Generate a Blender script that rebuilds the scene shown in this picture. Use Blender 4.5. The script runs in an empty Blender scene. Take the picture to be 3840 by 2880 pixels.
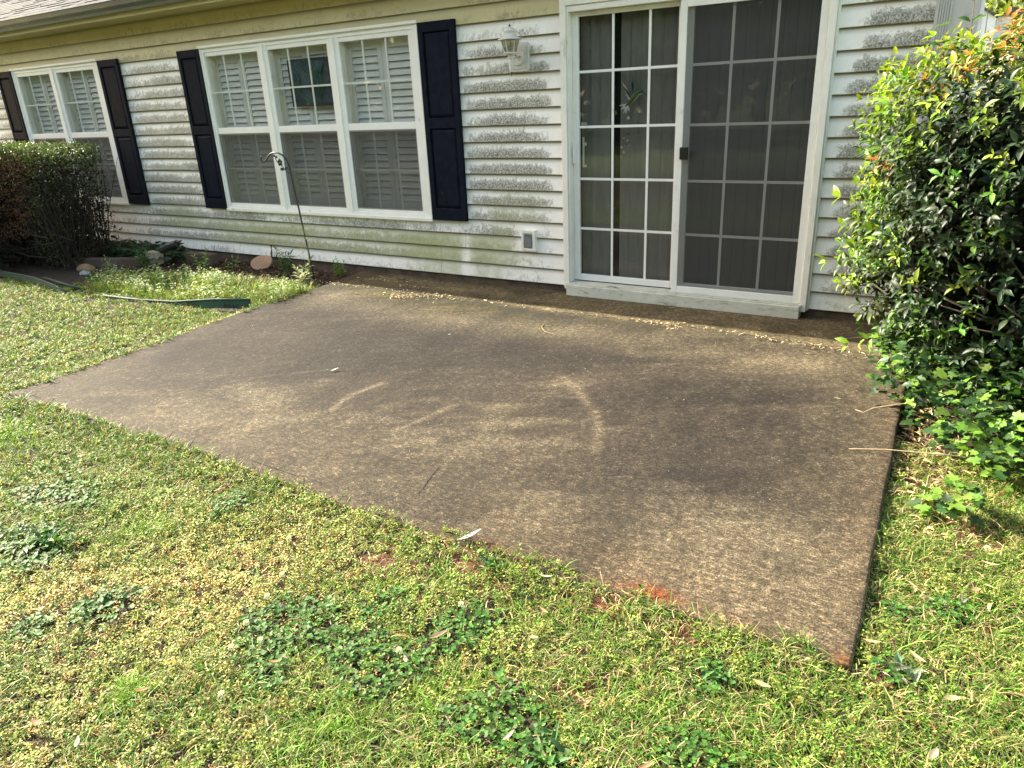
import bpy, math, random
import numpy as np
from mathutils import Vector, Matrix
random.seed(7); RNG = np.random.default_rng(11)
C = bpy.context.scene.collection
scn = bpy.context.scene
# ---------------------------------------------------------------- camera
CAMP = np.array([2.7595, -5.2618, 1.5542])
R_ = np.array([[0.85362069, 0.51903743, -0.043953], [0.15458729, -0.33300588, -0.93016657], [-0.49742788, 0.78721485, -0.3644973]])
cd = bpy.data.cameras.new('camera'); cam = bpy.data.objects.new('camera', cd); C.objects.link(cam)
cd.lens = 25.461; cd.sensor_width = 36; cd.clip_start = 0.05; cd.clip_end = 600
cam.matrix_world = Matrix([[R_[0][i], -R_[1][i], -R_[2][i], CAMP[i]] for i in range(3)] + [[0, 0, 0, 1]])
scn.camera = cam
# ---------------------------------------------------------------- light
ELEV = math.radians(31.5); AZ = math.radians(0.6)
SUND = Vector((-math.cos(ELEV) * math.cos(AZ), math.cos(ELEV) * math.sin(AZ), math.sin(ELEV)))  # towards the sun
w = bpy.data.worlds.new('World'); scn.world = w; w.use_nodes = True
nt = w.node_tree; bg = nt.nodes['Background']; sky = nt.nodes.new('ShaderNodeTexSky')
sky.sky_type = 'NISHITA'; sky.sun_disc = False; sky.sun_elevation = ELEV; sky.sun_rotation = math.radians(-90)
sky.air_density = 1.0; sky.dust_density = 1.5; sky.ozone_density = 1.0
wb = nt.nodes.new('ShaderNodeMix'); wb.data_type = 'RGBA'; wb.blend_type = 'MULTIPLY'; wb.inputs[0].default_value = 1
wb.inputs[7].default_value = (1.19, .99, .74, 1)   # white balance of the photograph
nt.links.new(sky.outputs[0], wb.inputs[6]); nt.links.new(wb.outputs[2], bg.inputs[0]); bg.inputs[1].default_value = 0.145
sl = bpy.data.lights.new('sun', 'SUN'); sl.energy = 4.0; sl.angle = math.radians(0.6); sl.color = (1, 0.94, 0.78)
so = bpy.data.objects.new('sun', sl); C.objects.link(so); so.rotation_euler = (-SUND).to_track_quat('-Z', 'Y').to_euler()
scn.view_settings.view_transform = 'Standard'; scn.view_settings.look = 'None'
scn.view_settings.exposure = 2.38; scn.view_settings.gamma = 1
scn.cycles.max_bounces = 8; scn.cycles.transparent_max_bounces = 12

# ---------------------------------------------------------------- materials
def newmat(name):
    m = bpy.data.materials.new(name); m.use_nodes = True
    return m, m.node_tree, m.node_tree.nodes['Principled BSDF']
def N(t, kind, **kw):
    n = t.nodes.new(kind)
    for k, v in kw.items(): setattr(n, k, v)
    return n
def noise(t, scale, detail=4, rough=.55, vec=None, coord='Object', stretch=None):
    n = N(t, 'ShaderNodeTexNoise'); n.inputs['Scale'].default_value = scale; n.inputs['Detail'].default_value = detail
    n.inputs['Roughness'].default_value = rough
    tc = N(t, 'ShaderNodeTexCoord'); src = tc.outputs[coord]
    if stretch:
        mp = N(t, 'ShaderNodeMapping'); mp.inputs['Scale'].default_value = stretch
        t.links.new(src, mp.inputs[0]); src = mp.outputs[0]
    t.links.new(src, n.inputs['Vector']); return n.outputs['Fac']
def ramp(t, fac, stops):
    r = N(t, 'ShaderNodeValToRGB'); el = r.color_ramp.elements
    while len(el) > 1: el.remove(el[-1])
    for i, (p, c) in enumerate(stops):
        e = el[0] if i == 0 else el.new(p)
        e.position = p; e.color = (c[0], c[1], c[2], 1) if hasattr(c, '__len__') else (c, c, c, 1)
    t.links.new(fac, r.inputs[0]); return r.outputs[0]
def mathn(t, op, a, b=None, c=None, clamp=False):
    n = N(t, 'ShaderNodeMath', operation=op); n.use_clamp = clamp
    for i, v in enumerate((a, b, c)):
        if v is None: continue
        if isinstance(v, (int, float)): n.inputs[i].default_value = v
        else: t.links.new(v, n.inputs[i])
    return n.outputs[0]
def mixc(t, fac, a, b, mode='MIX'):
    n = N(t, 'ShaderNodeMix', data_type='RGBA', blend_type=mode)
    for i, v in ((0, fac), (6, a), (7, b)):
        if isinstance(v, (int, float)): n.inputs[i].default_value = v
        elif isinstance(v, tuple): n.inputs[i].default_value = (v[0], v[1], v[2], 1)
        else: t.links.new(v, n.inputs[i])
    return n.outputs[2]
def bump(t, h, strength, dist, bs):
    b = N(t, 'ShaderNodeBump'); b.inputs['Strength'].default_value = strength; b.inputs['Distance'].default_value = dist
    t.links.new(h, b.inputs['Height']); t.links.new(b.outputs[0], bs.inputs['Normal'])
def simple(name, col, rough=.5, var=.12, scale=14, bmp=.15, metallic=0, dirt=None, spec=.5, stretch=None):
    m, t, b = newmat(name)
    f = noise(t, scale, 5, .6, stretch=stretch)
    lo = tuple(c * (1 - var) for c in col); hi = tuple(min(1, c * (1 + var)) for c in col)
    c = ramp(t, f, [(.3, lo), (.7, hi)])
    if dirt:
        d = noise(t, dirt[1], 6, .7, stretch=dirt[3] if len(dirt) > 3 else None)
        c = mixc(t, ramp(t, d, [(dirt[2], 0), (dirt[2] + .16, 1)]), c, dirt[0])
    t.links.new(c, b.inputs['Base Color']); b.inputs['Roughness'].default_value = rough; b.inputs['Metallic'].default_value = metallic
    b.inputs['Specular IOR Level'].default_value = spec
    if bmp: bump(t, noise(t, scale * 6, 3), bmp, .002, b)
    return m
TRIM = simple('white_trim', (.78, .78, .73), .45, .06, 9, .1, dirt=((.36, .36, .24), 5, .60, (3, 3, .6)))
TRIM_OLD = simple('weathered_trim', (.56, .57, .50), .6, .12, 12, .2, dirt=((.15, .16, .09), 7, .54, (1, 4, 4)))
VINYL = simple('window_vinyl', (.80, .81, .78), .4, .04, 8, .05, dirt=((.45, .45, .36), 6, .63))
JAMB = simple('cream_jamb', (.62, .60, .50), .6, .05)
BLACK = simple('shutter_paint', (.010, .0125, .021), .5, .25, 20, .25, spec=.02, dirt=((.06, .055, .05), 9, .66))
LOUV = simple('louver_white', (.62, .62, .60), .5, .03)
SCREEN_FRAME = simple('screen_grey', (.20, .20, .19), .6, .1)
DARK = simple('room_darkness', (.02, .02, .02), .9)
BLIND = simple('vertical_blind', (.27, .262, .25), .8, .12, 5, .1, stretch=(6, 6, .7))
IRON = simple('black_iron', (.012, .014, .013), .33, .3, 40, .2, spec=.6)
LAMPW = simple('lantern_white', (.56, .565, .55), .42, .06, 30, .1, dirt=((.34, .32, .24), 25, .60))
BRASS = simple('dark_brass', (.09, .06, .035), .5, .2)
GREYP = simple('grey_plastic', (.17, .18, .19), .45, .08)
ROOFM = simple('asphalt_shingle', (.013, .0125, .019), .95, .55, 60, .8)
CONC_F = simple('foundation_block', (.10, .072, .052), .95, .4, 12, .6)
GUTM = simple('gutter_metal', (.085, .09, .075), .4, .08, 6, .1, dirt=((.22, .22, .16), 5, .55, (.7, 4, 4)))
SOFF = simple('soffit_board', (.48, .42, .22), .7, .1, 10, .2, stretch=(.3, 5, 5))
CORNER = simple('corner_vinyl', (.50, .51, .50), .55, .06, 6, .1, dirt=((.25, .25, .2), 5, .6))
BARK = simple('bark', (.10, .075, .05), .9, .4, 20, .8)
TWIG = simple('dry_twig', (.34, .25, .15), .8, .3, 40, .3)
EDGE = simple('green_plastic_edging', (.018, .055, .038), .75, .25, 12, .1, dirt=((.10, .10, .06), 8, .6))
BRICK = simple('timber_border', (.10, .068, .05), .9, .35, 9, .7)
BLOCK = simple('tan_block', (.30, .26, .19), .9, .25, 12, .6)
CLAY = simple('clay_disc', (.42, .24, .15), .85, .2, 9, .3, dirt=((.5, .40, .3), 7, .6))
ROCK1 = simple('brown_rock', (.22, .14, .08), .9, .3, 9, .8)
ROCK2 = simple('grey_rock', (.32, .33, .33), .85, .2, 9, .6)
SPLIT = simple('dark_split_wood', (.022, .026, .022), .7, .5, 14, .8, stretch=(1, 6, 6))
CHAR = simple('stained_lead', (.012, .012, .014), .5)

def mat_glass(name, tint, refl=.9, tr=.85, base=.045):
    m, t, b = newmat(name); t.nodes.remove(b); out = t.nodes['Material Output']
    g = N(t, 'ShaderNodeBsdfGlossy'); g.inputs['Roughness'].default_value = .012; g.inputs['Color'].default_value = (refl, refl, refl, 1)
    bm = N(t, 'ShaderNodeBump'); bm.inputs['Strength'].default_value = .06; bm.inputs['Distance'].default_value = .02
    t.links.new(noise(t, 3.0, 2), bm.inputs['Height']); t.links.new(bm.outputs[0], g.inputs['Normal'])
    tr_ = N(t, 'ShaderNodeBsdfTransparent'); tr_.inputs['Color'].default_value = (tint[0] * tr, tint[1] * tr, tint[2] * tr, 1)
    fr = N(t, 'ShaderNodeLayerWeight'); fr.inputs['Blend'].default_value = .5
    f = mathn(t, 'MULTIPLY_ADD', mathn(t, 'POWER', fr.outputs['Facing'], 4.0), .75, base, clamp=True)
    mx = N(t, 'ShaderNodeMixShader'); t.links.new(f, mx.inputs[0]); t.links.new(tr_.outputs[0], mx.inputs[1]); t.links.new(g.outputs[0], mx.inputs[2])
    t.links.new(mx.outputs[0], out.inputs[0]); return m
GLASS = mat_glass('window_glass', (.99, 1.0, .99), tr=.975)
GLASSD = mat_glass('door_glass', (.89, .90, .88), tr=.95, base=.04)
def mat_screen():
    m, t, b = newmat('insect_screen'); out = t.nodes['Material Output']
    b.inputs['Base Color'].default_value = (.045, .047, .05, 1); b.inputs['Roughness'].default_value = .8
    tr_ = N(t, 'ShaderNodeBsdfTransparent'); mx = N(t, 'ShaderNodeMixShader'); mx.inputs[0].default_value = .50
    t.links.new(tr_.outputs[0], mx.inputs[1]); t.links.new(b.outputs[0], mx.inputs[2]); t.links.new(mx.outputs[0], out.inputs[0]); return m
SCREEN = mat_screen()
def mat_leaf(name, rough=.45, transl=.3, spec=.5):
    m, t, b = newmat(name); out = t.nodes['Material Output']
    a = N(t, 'ShaderNodeAttribute', attribute_name='Col')
    f = noise(t, 60, 2); c = mixc(t, 1.0, a.outputs['Color'], ramp(t, f, [(.3, .82), (.7, 1.12)]), 'MULTIPLY')
    t.links.new(c, b.inputs['Base Color']); b.inputs['Roughness'].default_value = rough; b.inputs['Specular IOR Level'].default_value = spec
    tl = N(t, 'ShaderNodeBsdfTranslucent'); c2 = mixc(t, 1.0, c, (1.5, 1.45, .55), 'MULTIPLY'); t.links.new(c2, tl.inputs['Color'])
    mx = N(t, 'ShaderNodeMixShader'); mx.inputs[0].default_value = transl
    t.links.new(b.outputs[0], mx.inputs[1]); t.links.new(tl.outputs[0], mx.inputs[2]); t.links.new(mx.outputs[0], out.inputs[0]); return m
LEAF = mat_leaf('waxy_leaf', .48, .28, .32)
GRASS = mat_leaf('lawn_leaf', .60, .20, .25)
DRYL = mat_leaf('dry_leaf', .7, .12, .3)
def mat_siding():
    m, t, b = newmat('mildewed_vinyl_siding')
    a = N(t, 'ShaderNodeAttribute', attribute_name='Col'); s = N(t, 'ShaderNodeSeparateColor'); t.links.new(a.outputs['Color'], s.inputs[0])
    tt, mo, al = s.outputs[0], s.outputs[1], s.outputs[2]
    base = ramp(t, noise(t, 5, 5, .6), [(.3, (.80, .79, .74)), (.7, (.87, .87, .84))])
    base = mixc(t, ramp(t, a.outputs['Alpha'], [(0, 1), (1, 0)]), base, ramp(t, noise(t, 4, 4), [(.3, (.50, .44, .24)), (.7, (.58, .52, .30))]))  # topmost laps beige, with the soffit's shade painted into the tone
    fine = noise(t, 48, 7, .85, stretch=(1, 1, .55)); mid = noise(t, 13, 5, .7, stretch=(1, 1, 1.3)); big = noise(t, 3.2, 3, .6)
    # mildew: thick near the lap's lower lip, thinning upwards
    g = ramp(t, tt, [(0, .6), (.08, 1.0), (.30, .82), (.6, .30), (.8, .05), (1, .1)])
    v = mathn(t, 'MULTIPLY', g, mo)
    v = mathn(t, 'ADD', mathn(t, 'MULTIPLY', v, .82), mathn(t, 'MULTIPLY', mid, .75))
    v = mathn(t, 'ADD', v, mathn(t, 'MULTIPLY', fine, 1.35))
    v = mathn(t, 'ADD', v, mathn(t, 'MULTIPLY', big, .25))
    half = mathn(t, 'MULTIPLY', v, .5)
    kr = ramp(t, half, [(0, 0), (.665, 0), (.71, .55), (.78, .85), (.9, .97)])
    k = mathn(t, 'MULTIPLY', kr, ramp(t, mo, [(0, 0), (.12, .25), (.35, 1)]))
    k = mathn(t, 'MULTIPLY', k, ramp(t, noise(t, 95, 4, .8), [(.38, .35), (.5, .8), (.56, 1)]))
    col = mixc(t, k, base, ramp(t, mid, [(.35, (.06, .065, .040)), (.65, (.17, .165, .12))]))
    # green algae film
    av = mathn(t, 'ADD', mathn(t, 'MULTIPLY', al, .55), mathn(t, 'MULTIPLY', mathn(t, 'ADD', mid, mathn(t, 'MULTIPLY', fine, .6)), .40))
    ak = mathn(t, 'MULTIPLY', ramp(t, av, [(.42, 0), (.62, .55), (.85, .85)]), ramp(t, al, [(0, 0), (.15, .6), (.4, 1)]))
    col = mixc(t, ak, col, ramp(t, fine, [(.3, (.22, .25, .10)), (.7, (.42, .45, .24))]))
    # olive grime and painted shade just below the lip of the lap above
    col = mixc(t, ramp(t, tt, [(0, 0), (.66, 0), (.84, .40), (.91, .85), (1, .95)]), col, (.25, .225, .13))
    t.links.new(col, b.inputs['Base Color']); b.inputs['Roughness'].default_value = .5; b.inputs['Specular IOR Level'].default_value = .35
    bump(t, noise(t, 90, 4), .12, .002, b); return m
SIDING = mat_siding()
def mat_concrete():
    m, t, b = newmat('stained_concrete')
    a = N(t, 'ShaderNodeAttribute', attribute_name='Col')
    f1 = noise(t, 34, 6, .72, stretch=(1, .75, 1)); f2 = noise(t, 170, 3, .7); f3 = noise(t, 2.6, 6, .7, stretch=(1, .5, 1)); f4 = noise(t, 85, 4, .7, stretch=(.5, 1.2, 1))
    c = mixc(t, 1.0, a.outputs['Color'], ramp(t, f1, [(.32, .55), (.5, .98), (.68, 1.65)]), 'MULTIPLY')
    c = mixc(t, 1.0, c, ramp(t, f2, [(.34, .38), (.5, 1.0), (.66, 2.2)]), 'MULTIPLY')
    c = mixc(t, 1.0, c, ramp(t, f3, [(.3, .66), (.7, 1.36)]), 'MULTIPLY')
    c = mixc(t, 1.0, c, ramp(t, f4, [(.36, .62), (.54, 1.0), (.66, 2.1)]), 'MULTIPLY')
    f5 = noise(t, 2.1, 12, .82, stretch=(1, .7, 1)); c = mixc(t, 1.0, c, ramp(t, f5, [(.44, .78), (.49, 1.0), (.56, 1.04), (.60, 1.25)]), 'MULTIPLY')
    v = N(t, 'ShaderNodeTexVoronoi'); v.inputs['Scale'].default_value = 45; tc = N(t, 'ShaderNodeTexCoord'); t.links.new(tc.outputs['Object'], v.inputs['Vector'])
    c = mixc(t, mathn(t, 'MULTIPLY', ramp(t, v.outputs['Distance'], [(0, 1), (.09, .9), (.13, 0)]), ramp(t, f1, [(.5, 0), (.56, 1)])), c, (.22, .20, .155))
    v2 = N(t, 'ShaderNodeTexVoronoi'); v2.inputs['Scale'].default_value = 75; t.links.new(tc.outputs['Object'], v2.inputs['Vector'])
    c = mixc(t, mathn(t, 'MULTIPLY', ramp(t, v2.outputs['Distance'], [(0, .8), (.12, .7), (.18, 0)]), ramp(t, f1, [(.44, 1), (.5, 0)])), c, (.03, .026, .022))
    t.links.new(c, b.inputs['Base Color']); b.inputs['Roughness'].default_value = .88; b.inputs['Specular IOR Level'].default_value = .25
    bump(t, mathn(t, 'ADD', f2, mathn(t, 'MULTIPLY', f1, .6)), .75, .004, b); return m
CONC = mat_concrete()
def mat_ground():
    m, t, b = newmat('lawn_soil')
    a = N(t, 'ShaderNodeAttribute', attribute_name='Col')
    f1 = noise(t, 25, 6, .7); f2 = noise(t, 120, 4, .7)
    c = mixc(t, 1.0, a.outputs['Color'], ramp(t, f1, [(.3, .5), (.7, 1.6)]), 'MULTIPLY')
    c = mixc(t, 1.0, c, ramp(t, f2, [(.3, .5), (.7, 1.6)]), 'MULTIPLY')
    t.links.new(c, b.inputs['Base Color']); b.inputs['Roughness'].default_value = .95
    bump(t, mathn(t, 'ADD', f1, f2), 1.0, .02, b); return m
GROUND = mat_ground()

# ---------------------------------------------------------------- helpers
def tag(o, label=None, cat=None, group=None, kind=None):
    if label: o['label'] = label
    if cat: o['category'] = cat
    if group: o['group'] = group
    if kind: o['kind'] = kind
    return o
def empty(name, loc, label=None, cat=None, group=None, parent=None):
    o = bpy.data.objects.new(name, None); C.objects.link(o); o.location = loc; o.empty_display_size = .1
    if parent: o.parent = parent
    return tag(o, label, cat, group)
class MB:
    def __init__(s): s.v = []; s.f = []
    def box(s, x0, x1, y0, y1, z0, z1, M=None):
        b = len(s.v); p = [(x0, y0, z0), (x1, y0, z0), (x1, y1, z0), (x0, y1, z0), (x0, y0, z1), (x1, y0, z1), (x1, y1, z1), (x0, y1, z1)]
        if M is not None: p = [tuple(M @ Vector(q)) for q in p]
        s.v += p; s.f += [tuple(b + i for i in q) for q in ((0, 3, 2, 1), (4, 5, 6, 7), (0, 1, 5, 4), (1, 2, 6, 5), (2, 3, 7, 6), (3, 0, 4, 7))]
        return s
    def frame(s, x0, x1, z0, z1, wd, y0, y1, wb=None, wt=None):
        wb = wb or wd; wt = wt or wd
        s.box(x0, x0 + wd, y0, y1, z0, z1); s.box(x1 - wd, x1, y0, y1, z0, z1)
        s.box(x0 + wd, x1 - wd, y0, y1, z0, z0 + wb); s.box(x0 + wd, x1 - wd, y0, y1, z1 - wt, z1); return s
    def tube(s, pts, rad, n=8, cap=True):
        pts = [Vector(p) for p in pts]; R = rad if hasattr(rad, '__len__') else [rad] * len(pts)
        rings = []; up = Vector((.13, .31, .94))
        for i, p in enumerate(pts):
            d = (pts[min(i + 1, len(pts) - 1)] - pts[max(i - 1, 0)]).normalized()
            a = d.cross(up)
            if a.length < .1: a = d.cross(Vector((1, 0, 0)))
            a.normalize(); c = d.cross(a)
            rings.append(len(s.v))
            for k in range(n):
                t = 2 * math.pi * k / n; s.v.append(tuple(p + (a * math.cos(t) + c * math.sin(t)) * R[i]))
        for i in range(len(pts) - 1):
            for k in range(n): s.f.append((rings[i] + k, rings[i] + (k + 1) % n, rings[i + 1] + (k + 1) % n, rings[i + 1] + k))
        if cap:
            s.f.append(tuple(rings[0] + k for k in reversed(range(n)))); s.f.append(tuple(rings[-1] + k for k in range(n)))
        return s
    def lathe(s, prof, loc=(0, 0, 0), n=16, sq=False):
        rings = []
        for r, z in prof:
            rings.append(len(s.v))
            for k in range(n):
                t = 2 * math.pi * (k + .5) / n; s.v.append((loc[0] + r * math.cos(t), loc[1] + r * math.sin(t), loc[2] + z))
        for i in range(len(prof) - 1):
            for k in range(n): s.f.append((rings[i] + k, rings[i] + (k + 1) % n, rings[i + 1] + (k + 1) % n, rings[i + 1] + k))
        s.f.append(tuple(rings[0] + k for k in reversed(range(n)))); s.f.append(tuple(rings[-1] + k for k in range(n))); return s
    def prism(s, poly, a, b, fn):   # poly in 2D, extruded between a and b; fn(u,v,w)->xyz
        n = len(poly); base = len(s.v)
        for w_ in (a, b):
            for (u, v) in poly: s.v.append(fn(u, v, w_))
        s.f.append(tuple(base + i for i in range(n))); s.f.append(tuple(base + n + i for i in reversed(range(n))))
        for i in range(n): s.f.append((base + i, base + n + i, base + n + (i + 1) % n, base + (i + 1) % n))
        return s
    def build(s, name, mat, parent=None, bevel=0, smooth=False):
        me = bpy.data.meshes.new(name); me.from_pydata(s.v, [], s.f); me.validate(); me.update()
        import bmesh
        bm = bmesh.new(); bm.from_mesh(me); bmesh.ops.recalc_face_normals(bm, faces=bm.faces); bm.to_mesh(me); bm.free()
        me.materials.append(mat); o = bpy.data.objects.new(name, me); C.objects.link(o)
        if parent:
            o.parent = parent
            wl = parent.location if parent.parent is None else parent.location + parent.parent.location
            if parent.type == 'EMPTY': o.location = -wl   # geometry is written in world coordinates
        if bevel:
            md = o.modifiers.new('bevel', 'BEVEL'); md.width = bevel; md.segments = 2; md.limit_method = 'ANGLE'
        if smooth:
            for p in me.polygons: p.use_smooth = True
        return o
def mesh_np(name, V, loops, starts, totals, mat, col=None, parent=None, smooth=False):
    me = bpy.data.meshes.new(name); me.vertices.add(len(V)); me.vertices.foreach_set('co', V.astype(np.float32).ravel())
    me.loops.add(len(loops)); me.loops.foreach_set('vertex_index', loops.astype(np.int32))
    me.polygons.add(len(starts)); me.polygons.foreach_set('loop_start', starts.astype(np.int32)); me.polygons.foreach_set('loop_total', totals.astype(np.int32))
    if smooth: me.polygons.foreach_set('use_smooth', np.ones(len(starts), bool))
    me.update(calc_edges=True)
    if col is not None:
        if col.shape[1] == 3: col = np.hstack([col, np.ones((len(col), 1))])
        at = me.color_attributes.new('Col', 'FLOAT_COLOR', 'POINT'); at.data.foreach_set('color', col.astype(np.float32).ravel())
    me.materials.append(mat); o = bpy.data.objects.new(name, me); C.objects.link(o)
    if parent:
        o.parent = parent
        if parent.type == 'EMPTY': o.location = -parent.location
    return o
# value noise in numpy
def _h(ix, iy, s): 
    n = (ix.astype(np.int64) * 374761393 + iy.astype(np.int64) * 668265263 + s * 1274126177) & 0x7fffffff
    n = ((n ^ (n >> 13)) * 1274126177) & 0x7fffffff
    return ((n ^ (n >> 16)) & 0xffff) / 65535.
def vn(x, y, s=0):
    x = np.asarray(x, float); y = np.asarray(y, float)
    ix = np.floor(x); iy = np.floor(y); fx = x - ix; fy = y - iy; fx = fx * fx * (3 - 2 * fx); fy = fy * fy * (3 - 2 * fy)
    a = _h(ix, iy, s); b = _h(ix + 1, iy, s); c = _h(ix, iy + 1, s); d = _h(ix + 1, iy + 1, s)
    return (a * (1 - fx) + b * fx) * (1 - fy) + (c * (1 - fx) + d * fx) * fy
def fbm(x, y, s=0, o=4):
    r = 0; a = .5; t = 0
    for i in range(o): r = r + a * vn(x * 2 ** i, y * 2 ** i, s + i * 17); t += a; a *= .55
    return r / t
def sst(x, a, b): t = np.clip((x - a) / (b - a), 0, 1); return t * t * (3 - 2 * t)
def gauss(x, y, cx, cy, rx, ry=None, ang=0):
    ry = ry or rx; dx = x - cx; dy = y - cy; ca, sa = math.cos(ang), math.sin(ang)
    u = (dx * ca + dy * sa) / rx; v = (-dx * sa + dy * ca) / ry; return np.exp(-(u * u + v * v))
def seg_d(x, y, pts):
    d = np.full(np.shape(x), 9.)
    for (a, b), (c, e) in zip(pts[:-1], pts[1:]):
        vx, vy = c - a, e - b; t = np.clip(((x - a) * vx + (y - b) * vy) / (vx * vx + vy * vy), 0, 1)
        d = np.minimum(d, np.hypot(x - a - t * vx, y - b - t * vy))
    return d
# leaf templates: rows (along, across, out) ; faces
T_DIAM = (np.array([(0, 0, 0), (.5, .5, .06), (1, 0, -.04), (.5, -.5, .06)]), [(0, 1, 2, 3)])
T_LEAF = (np.array([(0, 0, 0), (.3, .42, .07), (.62, .42, .05), (1, 0, -.16), (.62, -.42, .05), (.3, -.42, .07), (.33, 0, 0), (.66, 0, -.03)]),
          [(0, 6, 1), (1, 6, 7, 2), (2, 7, 3), (0, 5, 6), (5, 4, 7, 6), (4, 3, 7)])
T_HEX = (np.array([(0, 0, 0), (.35, .45, .05), (.85, .42, .07), (1, 0, .0), (.85, -.42, .07), (.35, -.45, .05)]), [(0, 1, 2, 3), (0, 3, 4, 5)])
T_BLADE = (np.array([(0, .5, 0), (0, -.5, 0), (.45, .42, .10), (.45, -.42, .10), (.8, .25, .02), (.8, -.25, .02), (1, 0, -.16)]),
           [(0, 1, 3, 2), (2, 3, 5, 4), (4, 5, 6)])
T_IVY = (np.array([(.22, 0, -.03), (0, .06, 0), (-.05, .30, .02), (.18, .32, .05), (.32, .60, .0), (.45, .27, .06), (.72, .28, .03), (1, 0, -.08),
                   (.72, -.28, .03), (.45, -.27, .06), (.32, -.60, .0), (.18, -.32, .05), (-.05, -.30, .02), (0, -.06, 0)]),
         [(0, 1, 2, 3), (0, 3, 4, 5), (0, 5, 6, 7), (0, 7, 8, 9), (0, 9, 10, 11), (0, 11, 12, 13)])
def nrm(a): return a / np.maximum(np.linalg.norm(a, axis=1, keepdims=True), 1e-9)
class Scatter:
    def __init__(s): s.V = []; s.L = []; s.S = []; s.T = []; s.C = []; s.nv = 0; s.nl = 0
    def add(s, tm, P, U, Nn, L, W, col):
        n = len(P)
        if n == 0: return
        tv, tf = tm; U = nrm(U); V = nrm(np.cross(Nn, U)); Nn = np.cross(U, V)
        L = np.broadcast_to(L, (n,)); W = np.broadcast_to(W, (n,))
        pts = P[:, None, :] + tv[None, :, 0:1] * (U * L[:, None])[:, None, :] + tv[None, :, 1:2] * (V * W[:, None])[:, None, :] + tv[None, :, 2:3] * (Nn * L[:, None])[:, None, :]
        k = len(tv); s.V.append(pts.reshape(-1, 3)); s.C.append(np.repeat(col, k, axis=0))
        fl = np.concatenate([np.array(f) for f in tf]); sz = np.array([len(f) for f in tf]); st = np.concatenate([[0], np.cumsum(sz)[:-1]])
        s.L.append((fl[None, :] + (np.arange(n) * k)[:, None] + s.nv).ravel()); s.S.append((st[None, :] + (np.arange(n) * len(fl))[:, None] + s.nl).ravel())
        s.T.append(np.tile(sz, n)); s.nv += n * k; s.nl += n * len(fl)
    def build(s, name, mat, parent=None, smooth=False):
        return mesh_np(name, np.concatenate(s.V), np.concatenate(s.L), np.concatenate(s.S), np.concatenate(s.T), mat, np.concatenate(s.C), parent, smooth)
def rdir(n, up=0.):
    a = RNG.normal(size=(n, 3)); a = nrm(a); a[:, 2] += up; return nrm(a)
def jit(col, n, v=.18, hue=.08):
    c = np.array(col)[None, :] * (1 + RNG.normal(0, v, (n, 1))); c = c * (1 + RNG.normal(0, hue, (n, 3))); return np.clip(c, .005, .95)

# ---------------------------------------------------------------- ground heights and the slab outline
def slab_left(y): return -2.27 + (0 - y) * .045 - .02 * np.sin(y * 3)
def slab_right(y): return 2.60 + (0 - y) * .022
SF = -3.39
def slab_top(y): return .033 + .009 * y
def in_slab(x, y, m=0.): return (x > slab_left(y) - m) & (x < slab_right(y) + m) & (y > SF - m) & (y < .1)
def ground_z(x, y):
    x = np.asarray(x, float); y = np.asarray(y, float)
    z = -.035 + .03 * (fbm(x * .8 + 9, y * .8 + 3, 5) - .5) + .022 * (fbm(x * 5, y * 5, 8) - .5)
    z = z - .012 * sst(x, 2.3, 2.9) * sst(y, -3.6, -2.8) + .03 * sst(y, -1.6, -.9) * (x < -2.2)
    ed = (1 - sst(np.abs(y - SF), .0, .18)) * (x > slab_left(y) - .2) * (x < 2.6) + (1 - sst(np.abs(x - slab_left(y)), 0, .18)) * (y > SF) * (y < -.5)
    z = z + (-.012 - z) * np.clip(ed, 0, 1)
    z = np.where(in_slab(x, y, -.03), -.12, z)
    return z
def build_ground():
    xs = np.unique(np.concatenate([-np.geomspace(11, 200, 16), np.arange(-11, 6.001, .06), np.geomspace(6.2, 200, 16)]))
    ys = np.unique(np.concatenate([-np.geomspace(7, 200, 18), np.arange(-7, .4, .06), np.geomspace(.5, 200, 14)]))
    X, Y = np.meshgrid(xs, ys); Z = ground_z(X, Y); far = sst(np.hypot(X + 2, Y + 2), 9, 14); Z = Z * (1 - far) - .03 * far
    V = np.stack([X.ravel(), Y.ravel(), Z.ravel()], 1); nx, ny = len(xs), len(ys)
    i = np.arange(nx - 1)[None, :] + (np.arange(ny - 1) * nx)[:, None]
    F = np.stack([i, i + 1, i + 1 + nx, i + nx], -1).reshape(-1, 4)
    soil = np.array([.036, .023, .012]); clay = np.array([.17, .052, .02]); green = np.array([.10, .125, .03]); mulch = np.array([.055, .032, .020])
    x, y = X.ravel(), Y.ravel(); c = np.tile(soil, (len(x), 1))
    bare = np.zeros(len(x))
    for (bx, by, br) in [(1.05, -3.62, .16), (1.42, -3.47, .12), (2.0, -3.8, .09), (1.95, -3.46, .1), (2.96, -2.4, .2), (2.72, -1.9, .12), (2.85, -2.0, .15), (2.72, -3.36, .07), (2.2, -3.44, .08)]:
        bare = np.maximum(bare, gauss(x, y, bx, by, br) * (.4 + 1.0 * fbm(x * 9, y * 9, 15, 3)))
    k = np.clip(bare * .8, 0, 1)[:, None]; c = c * (1 - k) + clay * k
    bed = (sst(y, -.85, -.6) * (x < -2.1))[:, None]; c = c * (1 - bed) + mulch * bed
    fr = sst(np.hypot(x - 0, y + 2), 7.5, 11)[:, None] * np.ones((1, 3)); c = c * (1 - fr) + green * (.7 + .6 * fbm(x * .7, y * .7, 3))[:, None] * fr
    o = mesh_np('ground', V, F.ravel(), np.arange(len(F)) * 4, np.full(len(F), 4), GROUND, c, smooth=True)
    tag(o, kind='structure')
build_ground()

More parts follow.
